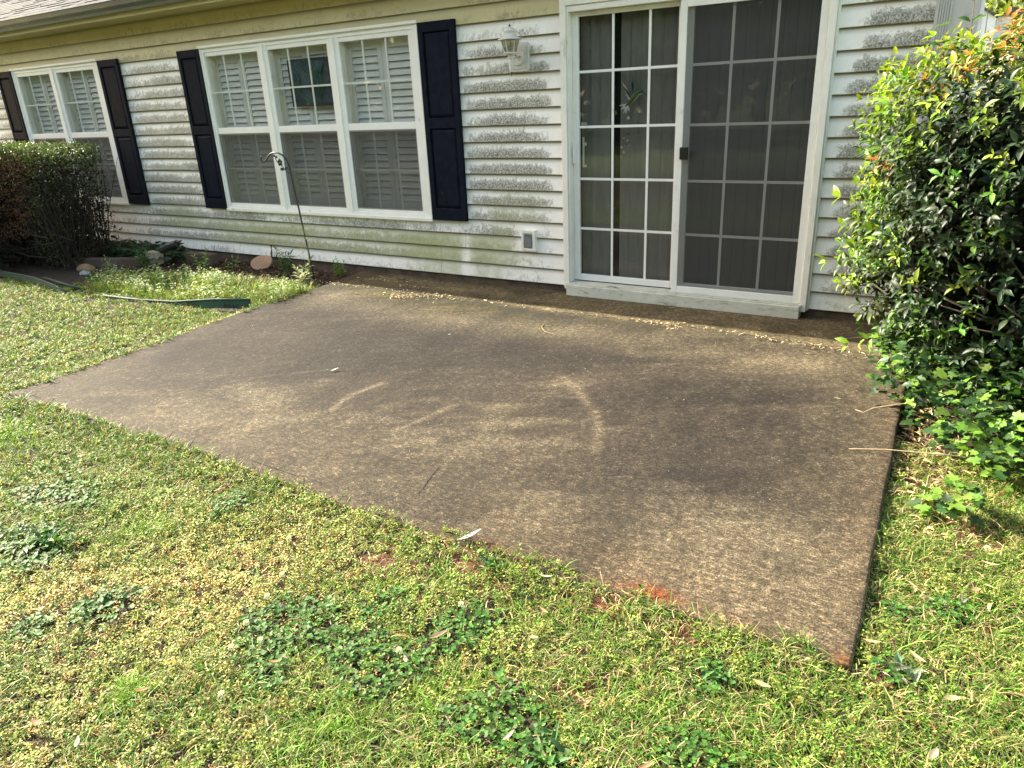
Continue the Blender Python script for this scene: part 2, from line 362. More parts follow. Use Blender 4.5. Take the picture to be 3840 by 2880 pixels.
# ---------------------------------------------------------------- patio (two pours with an open crack between)
CRK = [(-2.35, -.50), (-1.9, -.475), (-1.43, -.43), (-.69, -.455), (.23, -.52), (.87, -.51), (1.46, -.52), (1.99, -.57), (2.46, -.635), (2.75, -.66)]
def crack_y(x):
    return np.interp(x, [p[0] for p in CRK], [p[1] for p in CRK]) + .022 * (fbm(np.asarray(x) * 9, 0 * np.asarray(x) + 2, 31, 5) - .5)
def patio_color(x, y):
    g = lambda *a, **k: gauss(x, y, *a, **k)
    base = np.array([.135, .108, .078])[None, :] * np.ones((len(x), 1))
    dark = np.array([.070, .058, .048]); light = np.array([.44, .375, .265]); clay = np.array([.42, .13, .04]); moss = np.array([.11, .105, .035]); tan = np.array([.30, .22, .13])
    def mix(c, col, k): k = np.clip(k, 0, 1)[:, None]; return c * (1 - k) + col * k
    ang = .5; u = x * math.cos(ang) + y * math.sin(ang); v = -x * math.sin(ang) + y * math.cos(ang)
    st = fbm(u * .9, v * 3.2, 3, 5); st2 = fbm(u * 2.5 + 4, v * 9, 23, 4); bl = fbm(x * 1.3, y * 1.3, 41, 4)
    base = mix(base, dark, sst(st * .6 + bl * .4, .46, .66) * .8)
    base = mix(base, light, sst(st2 * .55 + (1 - bl) * .45, .48, .72) * .75)
    wsp = sst(fbm(u * 1.6 + 3, v * 22, 123, 4), .55, .75); base = mix(base, light, wsp * .14)
    k = g(-.9, -1.55, .9, .42, .1) + g(.35, -1.35, .9, .35) + g(-1.6, -2.3, .5, .3) + .8 * g(1.77, -2.9, .5, .35) + .8 * g(1.95, -2.3, .5, .5) + .8 * g(2.2, -1.6, .35, .5) + .6 * g(.75, -3.1, .35, .2) + .7 * g(.1, -2.0, .8, .35) + .6 * g(-.8, -2.2, .5, .3)
    base = mix(base, dark, k * (.40 + .5 * st2))
    k = .8 * g(-.6, -2.7, .22, .13) + .7 * g(-.62, -3.0, .45, .2, .2) + .6 * g(2.35, -3.15, .35, .28) + .5 * g(2.3, -2.8, .35, .15) + .6 * g(-.6, -1.0, 1.1, .22) + .45 * g(.9, -.9, 1.2, .2) + .6 * g(2.1, -.95, .45, .3) + .5 * g(-1.85, -.8, .3, .25)
    base = mix(base, light * 1.1, k * (.5 + .9 * st2))
    base = mix(base, np.array([.36, .30, .20]), .55 * sst(-y, 2.5, 3.3) * (.35 + .9 * st2) + .45 * sst(x, 2.0, 2.6) * (.4 + .8 * bl))
    # arc-shaped scrapes, faint rings
    for pts, wd, am in (([(-.05, -2.69), (-.11, -2.46), (-.06, -2.26)], .020, .8), ([(.44, -2.72), (.49, -2.53), (.53, -2.33)], .020, .8), ([(.88, -1.72), (1.02, -1.84), (1.14, -1.96), (1.26, -2.1), (1.37, -2.27)], .028, .48),
                        ([(1.37, -2.27), (1.45, -2.5)], .03, .35), ([(-.97, -2.63), (-.77, -2.41), (-.5, -2.18)], .013, .22), ([(1.64, -2.1), (1.57, -1.85), (1.59, -1.67), (1.74, -1.47), (1.91, -1.6)], .035, .12), ([(2.0, -3.05), (2.1, -2.85), (2.3, -2.75)], .03, .35),
                        ([(.27, -.85), (.33, -.93), (.4, -1.0), (.5, -1.06)], .008, .9), ([(-.3, -3.1), (-.1, -2.75)], .03, .25)):
        d = seg_d(x, y, pts); base = mix(base, light * 1.25, np.exp(-(d / wd) ** 2) * am * (.55 + .7 * st2))
    # green film by the house
    ms = sst(y, -1.25, -.45) * (.25 + .75 * sst(fbm(x * 1.6, y * 2.5, 61), .38, .62)); base = mix(base, moss, ms * .75 * (1 - .7 * sst(x, .3, 1.6)))
    base = mix(base, np.array([.36, .30, .08]), .75 * (g(-.85, -.72, .5, .12) + g(-1.4, -.62, .3, .1)) * sst(st2, .3, .6))
    d = y - crack_y(x); base = mix(base, light, np.exp(-(d / .05) ** 2) * .45 * (d < 0))
    base = mix(base, np.array([.52, .43, .25]) * (.35 + 1.2 * fbm(x * 3, y * 8, 19, 4))[:, None], (d > 0) * .8)
    base = mix(base, tan, (d > 0) * (.6 * g(.0, -.22, .25, .08) + .8 * g(-2.2, -.2, .2, .3) + .5 * g(1.3, -.2, .12, .05)))
    # pale band and red clay along the lawn edges
    e = y - SF; base = mix(base, tan * 1.05, np.exp(-(e / .045) ** 2) * .5 * (.3 + fbm(x * 5, y * 5, 6, 3)))
    e2 = slab_right(y) - x; base = mix(base, tan, np.exp(-(e2 / .10) ** 2) * .35); e3 = x - slab_left(y); base = mix(base, tan * .9, np.exp(-(e3 / .06) ** 2) * .35)
    cl = (g(2.06, -3.345, .085, .035) * 1.35 + .7 * g(1.43, -3.37, .07, .03) + 1.0 * g(2.66, -3.38, .03, .03) + .18 * g(1.7, -3.37, .3, .025) + .2 * g(2.3, -3.36, .10, .03)) * (.4 + .9 * fbm(x * 14, y * 14, 91, 3))
    base = mix(base, tan * 1.15, .5 * g(1.9, -3.25, .6, .16)); base = mix(base, clay * 1.15, cl * (.7 + .8 * st2))
    return base
def slab(name, ylo, yhi, ny, ztop):
    nx = 260; t = np.linspace(0, 1, nx); s = np.linspace(0, 1, ny)
    T, S = np.meshgrid(t, s); X0 = -2.27 + T * 4.9
    yl = ylo(X0); yh = yhi(X0); Y = yl + (yh - yl) * S; X = slab_left(Y) + (slab_right(Y) - slab_left(Y)) * T
    ed = .012 * (fbm(Y * 6, X * 0 + 3, 7) - .5); X = X + ed * (np.abs(T - .5) * 2) ** 20
    Z = ztop(Y) + .004 * (fbm(X * 3, Y * 3, 77) - .5)
    # eased edges
    V = [np.stack([X.ravel(), Y.ravel(), Z.ravel()], 1)]; nxy = nx * ny
    i = np.arange(nx - 1)[None, :] + (np.arange(ny - 1) * nx)[:, None]
    F = np.stack([i, i + 1, i + 1 + nx, i + nx], -1).reshape(-1, 4)
    ring = np.concatenate([np.arange(nx), np.arange(1, ny) * nx + nx - 1, (ny - 1) * nx + np.arange(nx - 2, -1, -1), np.arange(ny - 2, 0, -1) * nx])
    P = V[0][ring]; cen = np.array([P[:, 0].mean(), P[:, 1].mean(), 0]); base = nxy; off = []
    tg = np.roll(P, -1, 0) - np.roll(P, 1, 0); out = nrm(np.stack([tg[:, 1], -tg[:, 0], 0 * tg[:, 0]], 1))
    for (o_, dz) in ((.006, -.003), (.010, -.012), (.010, -.20)): V.append(P + out * o_ + np.array([0, 0, dz]))
    m = len(ring); prev = ring; FF = [F]
    for r in range(3):
        cur = nxy + r * m + np.arange(m); FF.append(np.stack([prev, cur, np.roll(cur, -1), np.roll(prev, -1)], 1)); prev = cur
    V = np.concatenate(V); F = np.concatenate(FF); col = patio_color(V[:, 0], V[:, 1])
    k = (V[:, 2] < .0 - .02)[:, None]; col = np.where(k, col * .9, col)
    col = np.clip(col * np.array([PT * 1.06, PT * .98, PT * .87]), 0, 1)
    o = mesh_np(name, V, F.ravel(), np.arange(len(F)) * 4, np.full(len(F), 4), CONC, col, smooth=False)
    return tag(o, kind='structure')
PT = .198
slab('patio', lambda x: SF + 0 * x + .006 * (fbm(x * 4, 0 * x, 9) - .5), lambda x: crack_y(x) - .006, 190, lambda y: slab_top(y))
slab('patio_strip', lambda x: crack_y(x) + .006, lambda x: 0 * x + .035, 34, lambda y: slab_top(y) + .004)
# hairline cracks and joint marks, filled with dirt
m = MB()
def hair(pts, wd, z=.0035):
    P = []
    for (a, b) in zip(pts[:-1], pts[1:]):
        for k in range(6):
            t = k / 6; P.append((a[0] + (b[0] - a[0]) * t + random.uniform(-.004, .004), a[1] + (b[1] - a[1]) * t + random.uniform(-.004, .004)))
    P.append(pts[-1]); n = len(P)
    for i in range(n - 1):
        p, q = Vector(P[i]), Vector(P[i + 1]); d = (q - p).normalized(); s_ = Vector((-d.y, d.x)) * wd * .5 * random.uniform(.5, 1)
        b = len(m.v); 
        for a in (p + s_, p - s_, q - s_, q + s_): m.v.append((a.x, a.y, float(slab_top(a.y)) + z))
        m.f.append((b, b + 1, b + 2, b + 3))
hair([(.88, -2.95), (.91, -3.06), (.94, -3.18)], .006); hair([(-.71, -3.33), (-.37, -3.35)], .005); hair([(.02, -3.3), (.33, -3.31)], .005); hair([(-.46, -3.26), (-.35, -3.385)], .006)
hair([(-2.1, -3.3), (-1.6, -3.35)], .005); hair([(.6, -3.0), (.88, -2.95)], .004)
tag(m.build('patio_cracks', simple('crack_dirt', (.035, .028, .02), .95)), kind='structure')

# ================================================================ HOUSE
house = empty('house', (-4, 3, 0), 'white vinyl sided single storey house with mildew stains and black shutters', 'house')
OPEN = [(-4.10, -1.33, .585, 2.18), (-7.80, -5.93, .585, 2.18), (.03, 1.89, -.2, 2.20)]
XL, XR = -14.0, 2.45
def mold_mask(x, z):
    g = lambda cx, cz, rx, rz: np.exp(-(np.abs((x - cx) / rx) ** 2.8 + ((z - cz) / rz) ** 4))
    kk = np.round((z - .15) / .127); big = (.35 + 1.25 * fbm(x * 2.6 + kk * 1.3, z * 1.1, 101, 3)) * (.55 + .9 * fbm(x * 7 + kk * 5.1, z * 0 + kk * 3.7, 133, 3))
    m = .22 * (x > -9) + .80 * g(-4.98, 1.30, .50, .80) + .82 * g(-.50, 1.15, .36, .62) + .30 * g(-.5, 1.85, .34, .22) + .55 * g(-3.0, .38, 2.3, .17) + .5 * g(-8.3, 1.3, .25, .8)
    rr = sst(x, 1.94 + .14 * sst(z, 1.3, 2.1), 2.14) * sst(z, .15, .5) * (x > 1.9); m = m + .85 * rr
    al = .95 * g(-1.1, .30, .75, .17) + .55 * g(-3.2, .36, 1.7, .14) + .5 * g(-.45, .62, .35, .22) + .3 * g(-5.1, .48, .5, .12) + .35 * (x > 1.95) * sst(.75 - z, 0, .5) + .25 * g(-4.98, 1.3, .5, .8)
    al = al * (.6 + .8 * fbm(x * 2.2, z * 3, 55, 3))
    clean = np.clip(1 - g(-.32, .45, .15, .15), 0, 1) * sst(np.abs(x - .0), .03, .16) * np.where(x > 1.9, sst(x, 1.93, 2.02), 1)
    clean = clean * np.where((x < -.88) & (x > -1.35) & (z > .58), 0.1, 1) * (1 - .8 * g(-.98, .25, .06, .2))
    return np.clip(m * big, 0, 1) * clean, np.clip(al, 0, 1) * clean
def siding():
    V = []; F = []; COL = []; P = .127; nv = 0
    def lap_y(t): return .020 * t
    for k in range(0, 19):
        z0 = .10 + P * k; z1 = z0 + P; 
        cuts = [z0, z0 + .004, z0 + .03, z0 + .06, z0 + .09, z0 + .115, z1 + .003]
        for o in OPEN:
            for zc in (o[2], o[3]):
                if z0 < zc < z1: cuts.append(zc)
        cuts = sorted(set(cuts))
        for za, zb in zip(cuts[:-1], cuts[1:]):
            zm = (za + zb) / 2; ivs = []; x = XL
            for o in sorted(OPEN):
                if o[2] < zm < o[3]: ivs.append((x, o[0])); x = o[1]
            ivs.append((x, XR))
            for xa, xb in ivs:
                n = max(1, int((xb - xa) / .05)) if xb > -9 else max(1, int((xb - xa) / .5))
                xs = np.linspace(xa, xb, n + 1)
                wob = .0012 * (fbm(xs * 1.1, xs * 0 + k * 3.3, 12, 3) - .5) * 2
                for z in (za, zb):
                    t = (z - z0) / P; m_, a_ = mold_mask(xs, xs * 0 + z0 + .05)
                    V.append(np.stack([xs, lap_y(min(t, 1)) + wob + (0 if t > .02 else .002), xs * 0 + z + wob], 1))
                    fr = np.clip((2.132 - z0) / .02 + .5, 0, 1)
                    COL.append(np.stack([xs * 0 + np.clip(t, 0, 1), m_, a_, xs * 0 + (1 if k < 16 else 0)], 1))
                i = np.arange(n) + nv; F.append(np.stack([i, i + 1, i + n + 2, i + n + 1], 1)); nv += 2 * (n + 1)
        # underside of the lip
        zm = z0; ivs = []; x = XL
        for o in sorted(OPEN):
            if o[2] < zm < o[3]: ivs.append((x, o[0])); x = o[1]
        ivs.append((x, XR))
        for xa, xb in ivs:
            xs = np.linspace(xa, xb, 2 if xb < -9 else max(2, int((xb - xa) / .1)))
            wob = .0012 * (fbm(xs * 1.1, xs * 0 + k * 3.3, 12, 3) - .5) * 2
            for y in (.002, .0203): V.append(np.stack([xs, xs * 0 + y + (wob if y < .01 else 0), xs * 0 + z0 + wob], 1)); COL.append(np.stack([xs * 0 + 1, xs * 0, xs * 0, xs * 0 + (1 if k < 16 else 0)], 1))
            n = len(xs) - 1; i = np.arange(n) + nv; F.append(np.stack([i + n + 1, i + n + 2, i + 1, i], 1)); nv += 2 * (n + 1)
    V = np.concatenate(V); F = np.concatenate(F); COL = np.concatenate(COL)
    return mesh_np('siding', V, F.ravel(), np.arange(len(F)) * 4, np.full(len(F), 4), SIDING, COL, house)
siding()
# siding end joints (overlap lips) and a broken notch
JM = simple('joint_shadow_gap', (.30, .28, .20), .7)
for (x, k) in ((-3.55, 1), (-1.27, 1), (-1.28, 0), (-.985, 2), (-5.05, 3), (-4.25, 2)):
    z0 = .10 + .127 * k
    m = MB(); b = 0; m.v += [(x, -.0012, z0 + .001), (x + .004, -.0012, z0 + .001), (x + .004, .0180, z0 + .122), (x, .0180, z0 + .122), (x, .003, z0 + .001), (x + .004, .003, z0 + .001), (x + .004, .0198, z0 + .122), (x, .0198, z0 + .122)]
    m.f += [tuple(b + i for i in q) for q in ((0, 3, 2, 1), (4, 5, 6, 7), (0, 1, 5, 4), (1, 2, 6, 5), (2, 3, 7, 6), (3, 0, 4, 7))]
    m.build('siding_joint', JM, house)
m = MB(); m.prism([(-3.565, .10), (-3.54, .103), (-3.535, .14), (-3.545, .19), (-3.537, .222), (-3.566, .224), (-3.558, .17), (-3.57, .13)], -.0008, .009, lambda u, v, w_: (u, w_ + .020 * (v - .1) / .127, v))
m.build('siding_crack', simple('cracked_vinyl', (.10, .06, .045), .9), house)
MB().box(XL, XR - .02, .03, .18, -.3, .105).build('foundation', CONC_F, house)
MB().box(XL, XR - .03, .20, .24, .1, 2.6).box(XR - .06, XR - .03, .24, 6.4, -.3, 2.66).box(XL, XR, 6.4, 6.5, -.3, 2.66).build('side_wall', simple('wall_plain', (.6, .6, .55), .8), house)
MB().box(XL, 2.66, -.285, .03, 2.513, 2.53).build('soffit', SOFF, house)
MB().box(XL, 2.66, -.305, -.286, 2.508, 2.66).build('fascia', SOFF, house)
g = MB(); g.prism([(-.306, 2.655), (-.306, 2.552), (-.352, 2.548), (-.362, 2.575), (-.385, 2.605), (-.393, 2.648), (-.399, 2.652), (-.397, 2.660), (-.384, 2.660), (-.380, 2.64), (-.33, 2.60)], XL, 2.68, lambda u, v, w_: (w_, u, v))
g.build('gutter', GUTM, house)
MB().box(XL, 2.68, -.402, -.392, 2.6525, 2.664).build('gutter_highlight_strip', simple('lip_highlight', (.75, .76, .74), .35, .05), house)  # white strip painting the sunlit highlight along the gutter rim
# roof: shingle courses on the slope
r = MB(); sl_ = .40; n_ = math.hypot(1, sl_)
r.prism([(-.37, 2.655), (3.1, 2.655 + 3.47 * sl_), (6.9, 2.62), (6.9, 2.58), (3.1, 2.60 + 3.47 * sl_), (-.37, 2.63)], XL - .3, 2.70, lambda u, v, w_: (w_, u, v))
for c in range(24):
    y0 = -.385 + c * .13 / n_ * 1.0; x = XL - .3 + random.uniform(-.2, 0)
    while x < (-1.5 if c > 0 else 2.7):
        wd = random.uniform(.12, .33); th = random.choice((.006, .006, .012)); zz = 2.658 + (y0 + .37) * sl_
        b = len(r.v); yb = y0 + .15
        r.v += [(x, y0, zz), (x + wd - .006, y0, zz), (x + wd - .006, yb, zz + .15 * sl_), (x, yb, zz + .15 * sl_), (x, y0, zz + th), (x + wd - .006, y0, zz + th), (x + wd - .006, yb, zz + .15 * sl_ + .002), (x, yb, zz + .15 * sl_ + .002)]
        r.f += [tuple(b + i for i in q) for q in ((4, 5, 6, 7), (0, 1, 5, 4), (1, 2, 6, 5), (3, 0, 4, 7))]
        x += wd
r.build('roof', ROOFM, house)
# corner: fluted post and plain board, downspout beyond
c = MB(); c.box(2.435, 2.655, -.020, .05, .03, 2.51)
for i in range(6): c.box(2.445 + i * .013, 2.452 + i * .013, -.027, -.018, .03, 2.51)
c.build('corner_post', CORNER, house)
MB().box(2.657, 2.675, -.02, .03, .05, 2.51).build('downspout', simple('white_downspout', (.75, .77, .8), .4), house)

def shutter(x0, x1):
    z0, z1 = .588, 2.176; s = MB(); y0, y1 = -.032, .004
    s.frame(x0, x1, z0, z1, .047, y0, y1, .105, .075); zm = 1.40
    s.box(x0 + .047, x1 - .047, y0, y1, zm - .042, zm + .042)
    for za, zb in ((z0 + .105, zm - .042), (zm + .042, z1 - .075)):
        xa, xb = x0 + .047, x1 - .047; b = len(s.v)   # raised panel with bevelled rim
        d = .028
        s.v += [(xa, y1 - .014, za), (xb, y1 - .014, za), (xb, y1 - .014, zb), (xa, y1 - .014, zb), (xa + d, y0 + .006, za + d), (xb - d, y0 + .006, za + d), (xb - d, y0 + .006, zb - d), (xa + d, y0 + .006, zb - d)]
        s.f += [tuple(b + i for i in q) for q in ((4, 5, 6, 7), (0, 1, 5, 4), (1, 2, 6, 5), (2, 3, 7, 6), (3, 0, 4, 7))]
    return s.build('shutter', BLACK, house, bevel=.004)
shutter(-4.460, -4.106); shutter(-1.302, -.935); shutter(-5.912, -5.530); shutter(-8.20, -7.845)

def window(x0, x1, panes):
    f = MB(); z0, z1 = .578, 2.187
    f.frame(x0, x1, z0, z1, .020, -.022, .015)                 # outer trim
    f.box(x0 - .006, x1 + .006, -.036, -.021, z1 - .012, z1 + .012)     # drip head
    f.frame(x0 + .020, x1 - .020, z0 + .020, z1 - .020, .030, -.014, .06)
    edges = [x0 + .05] + [e for p in panes for e in p] + [x1 - .05]
    for a, b in ((edges[2 * i], edges[2 * i + 1]) for i in range(len(panes) + 1)):
        if b - a > .01: f.box(a, b, -.010, .06, z0 + .05, z1 - .05)
        if b - a > .1: f.box((a + b) / 2 - .017, (a + b) / 2 + .017, -.021, -.009, z0 + .012, z1 - .03)
    for a, b in panes:
        f.box(a, b, -.006, .05, 2.099, z1 - .05); f.box(a, b, -.008, .05, 1.360, 1.419); f.box(a, b, -.006, .05, z0 + .05, .655)
    fr = f.build('window', VINYL, house, bevel=.002)
    s = MB(); s.box(x0 - .002, x1 + .004, -.034, -.021, z0 - .006, z0 + .022); s.build('sill', TRIM, fr, bevel=.002)
    rv = MB(); rv.box(x0 + .03, x1 - .03, .06, .19, 2.13, 2.16); rv.box(x0 + .03, x1 - .03, .06, .19, .60, .63)
    for a, b in ((edges[2 * i], edges[2 * i + 1]) for i in range(len(panes) + 1)): rv.box(a - .004, b + .004, .0602, .19, .63, 2.13)
    rv.build('window_jamb', JAMB, fr)
    MB().box(x0 + .02, x1 - .02, .191, .196, .6, 2.16).build('unlit_room_sheet', DARK, fr)  # near-black sheet, darkness of the unlit room put into its colour
    for (a, b) in panes:
        MB().box(a, b, .0, .004, 1.419, 2.099).build('pane', GLASS, fr)
        MB().box(a, b, .022, .026, .655, 1.360).build('pane', GLASS, fr)
        sc = MB(); b0 = len(sc.v); sc.v += [(a + .012, -.002, .667), (b - .012, -.002, .667), (b - .012, -.002, 1.352), (a + .012, -.002, 1.352)]; sc.f.append((b0, b0 + 1, b0 + 2, b0 + 3))
        so_ = sc.build('insect_screen', SCREEN, fr)
        fm = MB(); fm.frame(a, b, .655, 1.360, .012, -.005, .001); fm.build('screen_frame', SCREEN_FRAME, fr)
        mu = MB(); wdt = (b - a)
        for za, zb, y in ((1.419, 2.099, .006), (.655, 1.360, .028)):
            for k in (1, 2): mu.box(a + wdt * k / 3 - .008, a + wdt * k / 3 + .008, y, y + .008, za, zb)
            mu.box(a, b, y + .001, y + .009, (za + zb) / 2 - .008, (za + zb) / 2 + .008)
        mu.build('muntin', VINYL, fr)
        # plantation shutters inside: two hinged leaves, louvres in four columns
        lv = MB(); hw = (b - a + .02) / 2
        for h in range(2):
            xa = a - .01 + h * hw; xb = xa + hw - .004
            lv.box(xa, xa + .048, .100, .128, .64, 2.12); lv.box(xb - .048, xb, .100, .128, .64, 2.12)
            for (za, zb) in ((.64, .72), (1.32, 1.40), (2.03, 2.12)): lv.box(xa + .048, xb - .048, .100, .128, za, zb)
            for (za, zb) in ((.72, 1.32), (1.40, 2.03)):
                n = int((zb - za) / .056); st = (zb - za) / n
                for q in range(n):
                    zc = za + st * (q + .5); tilt = math.radians(66)
                    M = Matrix.Translation((0, .114, zc)) @ Matrix.Rotation(tilt, 4, 'X')
                    lv.box(xa + .05, xb - .05, -.0285, .0285, -.004, .004, M)
        lv.build('louvered_shutter', LOUV, fr)
    return fr
window(-4.106, -1.312, [(-4.048, -3.271), (-3.131, -2.354), (-2.209, -1.421)])
window(-7.830, -5.925, [(-7.745, -6.985), (-6.835, -6.050)])

# patio door
d = MB()
d.box(.018, .062, -.036, .0155, .082, 2.215); d.box(1.868, 1.910, -.036, .0155, .082, 2.215); d.box(.062, 1.868, -.036, .0155, 2.172, 2.215)
d.box(.0, .0175, -.012, .0155, .09, 2.235); d.box(1.9105, 1.925, -.012, .0155, .09, 2.235); d.box(.018, 1.91, -.012, .0155, 2.2155, 2.235)
d.box(.0625, .079, -.024, .07, .14, 2.171); d.box(1.862, 1.8675, -.024, .07, .14, 2.171); d.box(.079, 1.862, -.024, .07, 2.130, 2.171)
door = d.build('patio_door', TRIM, house, bevel=.003)
p = MB(); p.frame(.080, .945, .148, 2.128, .050, .032, .066, .050, .030); p.build('door_frame', VINYL, door, bevel=.003)
p = MB(); p.frame(.958, 1.861, .150, 2.128, .046, .020, .050, .050, .034); p.build('door_frame', VINYL, door, bevel=.003)
MB().box(.130, .895, .048, .052, .198, 2.098).build('pane', GLASSD, door)
MB().box(1.004, 1.815, .034, .038, .200, 2.094).build('pane', GLASSD, door)
def mun(x0, x1, xs, zs, y, mat, wd=.009):
    q = MB()
    for x in xs: q.box(x - wd, x + wd, y, y + .006, .198, 2.097)
    for z in zs: q.box(x0, x1, y + .001, y + .007, z - wd, z + wd)
    return q.build('muntin', mat, door)
mun(.130, .895, (.406, .686), (.570, .955, 1.339, 1.727), .0405, VINYL); mun(1.004, 1.815, (1.270, 1.554), (.567, .952, 1.336, 1.726), .0265, VINYL)
p = MB(); p.frame(.922, 1.860, .136, 2.128, .046, -.014, .006, .046, .046); p.build('screen_door', VINYL, door, bevel=.003)
p = MB(); p.v = [(.968, -.004, .182), (1.814, -.004, .182), (1.814, -.004, 2.082), (.968, -.004, 2.082)]; p.f = [(0, 1, 2, 3)]
p.build('insect_screen', SCREEN, door)
s = MB(); s.box(.050, 1.874, -.072, .03, .036, .122); s.build('sill', TRIM_OLD, door, bevel=.003)
s = MB(); s.box(.045, 1.880, -.058, .032, .1225, .132)
for y, h in ((-.050, .140), (-.028, .139), (-.018, .139), (.010, .142), (.024, .142)): s.box(.0795, 1.8615, y, y + .006, .1322, h)
s.build('threshold_track', TRIM_OLD, door)
s = MB()
for x in (.13, .99, 1.78): s.lathe([(.006, -.003), (.006, .0)], (x, 0, 0), 8)
MB().box(.956, 1.016, -.034, -.0145, 1.106, 1.190).build('latch', simple('black_latch', (.01, .01, .01), .4), door, bevel=.004)
h = MB(); h.box(.083, .103, .010, .0315, 1.07, 1.20); h.box(.087, .097, .002, .012, 1.12, 1.235); h.build('handle', VINYL, door, bevel=.002)
h = MB(); h.box(.146, .156, .060, .078, 1.04, 1.266); h.box(.156, .176, .066, .072, 1.04, 1.06); h.box(.156, .176, .066, .072, 1.20, 1.225); h.build('handle', VINYL, door, bevel=.002)
MB().box(.140, .190, .0535, .0555, 1.352, 1.372).build('sticker', LAMPW, door)
x = .10; k = 0
while x < 1.86:
    if not (.374 < x + .045 < .43):
        M = Matrix.Translation((x + .045, .135, 0)) @ Matrix.Rotation(math.radians(9 + random.uniform(-2, 2)), 4, 'Z')
        MB().box(-.0385, .0385, -.0008, .0008, .17, 2.12, M).build('vertical_blind', BLIND, door)
    x += .0815 if not (.30 < x < .34) else .125
    k += 1
MB().box(.03, 1.89, .198, .199, .1, 2.2).build('unlit_room_sheet', DARK, door)  # same dark sheet standing for the unlit room behind the blinds

# ================================================================ small things on the wall
# stained-glass panel hanging in the middle sash
sg = empty('stained_glass_panel', (-2.67, .04, 1.585), 'dark stained glass panel with green swirling leaves hanging inside the middle window', 'window ornament')
x0, x1, z0, z1 = -2.935, -2.402, 1.585, 2.0
MB().frame(x0, x1, z0, z1, .018, .036, .050).build('frame', CHAR, sg)
def mat_sg():
    m_, t, b = newmat('dark_art_glass'); f = noise(t, 7, 3); t.links.new(ramp(t, f, [(.3, (.03, .045, .06)), (.7, (.09, .12, .15))]), b.inputs['Base Color']); b.inputs['Roughness'].default_value = .25; return m_
MB().box(x0 + .018, x1 - .018, .041, .045, z0 + .018, z1 - .018).build('glass_sheet', mat_sg(), sg)
lf = MB()
for pts in ([(-2.86, 1.93), (-2.80, 1.82), (-2.83, 1.74), (-2.78, 1.68), (-2.70, 1.63), (-2.58, 1.62)], [(-2.75, 1.95), (-2.72, 1.88), (-2.60, 1.84), (-2.55, 1.76), (-2.58, 1.66)], [(-2.47, 1.95), (-2.53, 1.85), (-2.50, 1.75), (-2.57, 1.64)], [(-2.62, 1.97), (-2.57, 1.90), (-2.52, 1.80)]):
    lf.tube([(a, .038, b) for a, b in pts], [.004] + [.009] * (len(pts) - 2) + [.003], 6)
lf.build('leaf_scroll', simple('green_art_glass', (.02, .10, .035), .3, .4), sg)
for xw in (x0 + .06, x1 - .05): MB().tube([(xw, .043, 2.0), (xw, .043, 2.095)], .0015, 5).build('hanging_wire', CHAR, sg)
# hummingbird suncatcher behind the door glass
hb = empty('hummingbird_suncatcher', (.53, .085, 1.72), 'pale glass hummingbird suncatcher with dangling charms behind the left door pane', 'suncatcher')
HBM = simple('silver_glass', (.80, .88, .88), .3, .3, 40, .2); HBG = simple('green_enamel', (.10, .17, .05), .35, .4, 30); HBR = simple('rose_enamel', (.85, .45, .4), .4, .3)
def hp(px, py): return (.437 + (px - 255) * (.664 - .437) / (660 - 255), .085, 1.716 - (py - 240) * (1.716 - 1.319) / (985 - 240))
b = MB(); b.tube([hp(345, 690), hp(420, 640), hp(470, 570), hp(520, 520), hp(560, 500), hp(590, 515)], [.004, .012, .020, .015, .014, .006], 8); b.build('body', HBG, hb, smooth=True)
MB().tube([hp(585, 520), hp(625, 550), hp(660, 578)], [.003, .0018, .001], 6).build('beak', CHAR, hb)
def featherset(base, tips, wd, name, mat):
    q = MB()
    for (tx, ty) in tips:
        a = Vector(hp(*base)); c = Vector(hp(tx, ty)); d = (c - a); s_ = Vector((-d.z, 0, d.x)).normalized() * wd
        q.prism([(0, 0), (.5, 1), (1, 0), (.5, -1)], -.0015, .0015, lambda u, v, w_: tuple(a + d * u + s_ * v + Vector((0, w_, 0))))
    return q.build(name, mat, hb)
featherset((430, 600), [(290, 365), (315, 420), (330, 480), (350, 540), (370, 590)], .008, 'wing', HBM)
featherset((460, 540), [(410, 245), (440, 300), (390, 330), (480, 380)], .009, 'wing', simple('teal_glass', (.16, .24, .22), .3, .3))
featherset((370, 670), [(255, 680), (275, 740), (320, 790), (355, 800), (410, 770)], .008, 'tail', HBM)
MB().tube([hp(330, 670), hp(420, 655), hp(480, 610), hp(540, 545), hp(590, 540)], [.003, .005, .005, .004, .002], 6).build('belly', HBM, hb)
MB().tube([hp(395, 790), hp(395, 1080)], .0008, 4).tube([hp(540, 560), hp(540, 1060)], .0008, 4).tube([hp(320, 860), hp(320, 1380)], .0008, 4).tube([hp(415, 245), (.53, .085, 2.09)], .0008, 4).build('cord', CHAR, hb)
for i, (px, py, s_, mt) in enumerate([(392, 845, .014, HBM), (545, 770, .012, HBR), (535, 910, .010, HBG), (395, 1060, .011, HBG), (330, 1110, .009, HBR), (385, 1140, .007, HBM), (300, 1235, .009, HBM), (365, 1190, .009, HBG), (330, 1300, .013, HBR), (295, 1365, .008, HBR), (410, 1210, .005, HBM)]):
    c_ = hp(px, py); q = MB(); q.prism([(math.cos(a) * s_ * (1 if j % 2 else .6), math.sin(a) * s_ * (1 if j % 2 else .6)) for j, a in enumerate(np.linspace(0, 2 * math.pi, 11)[:-1])], -.002, .002, lambda u, v, w_: (c_[0] + u, c_[1] + w_, c_[2] + v)); q.build('charm', mt, hb)
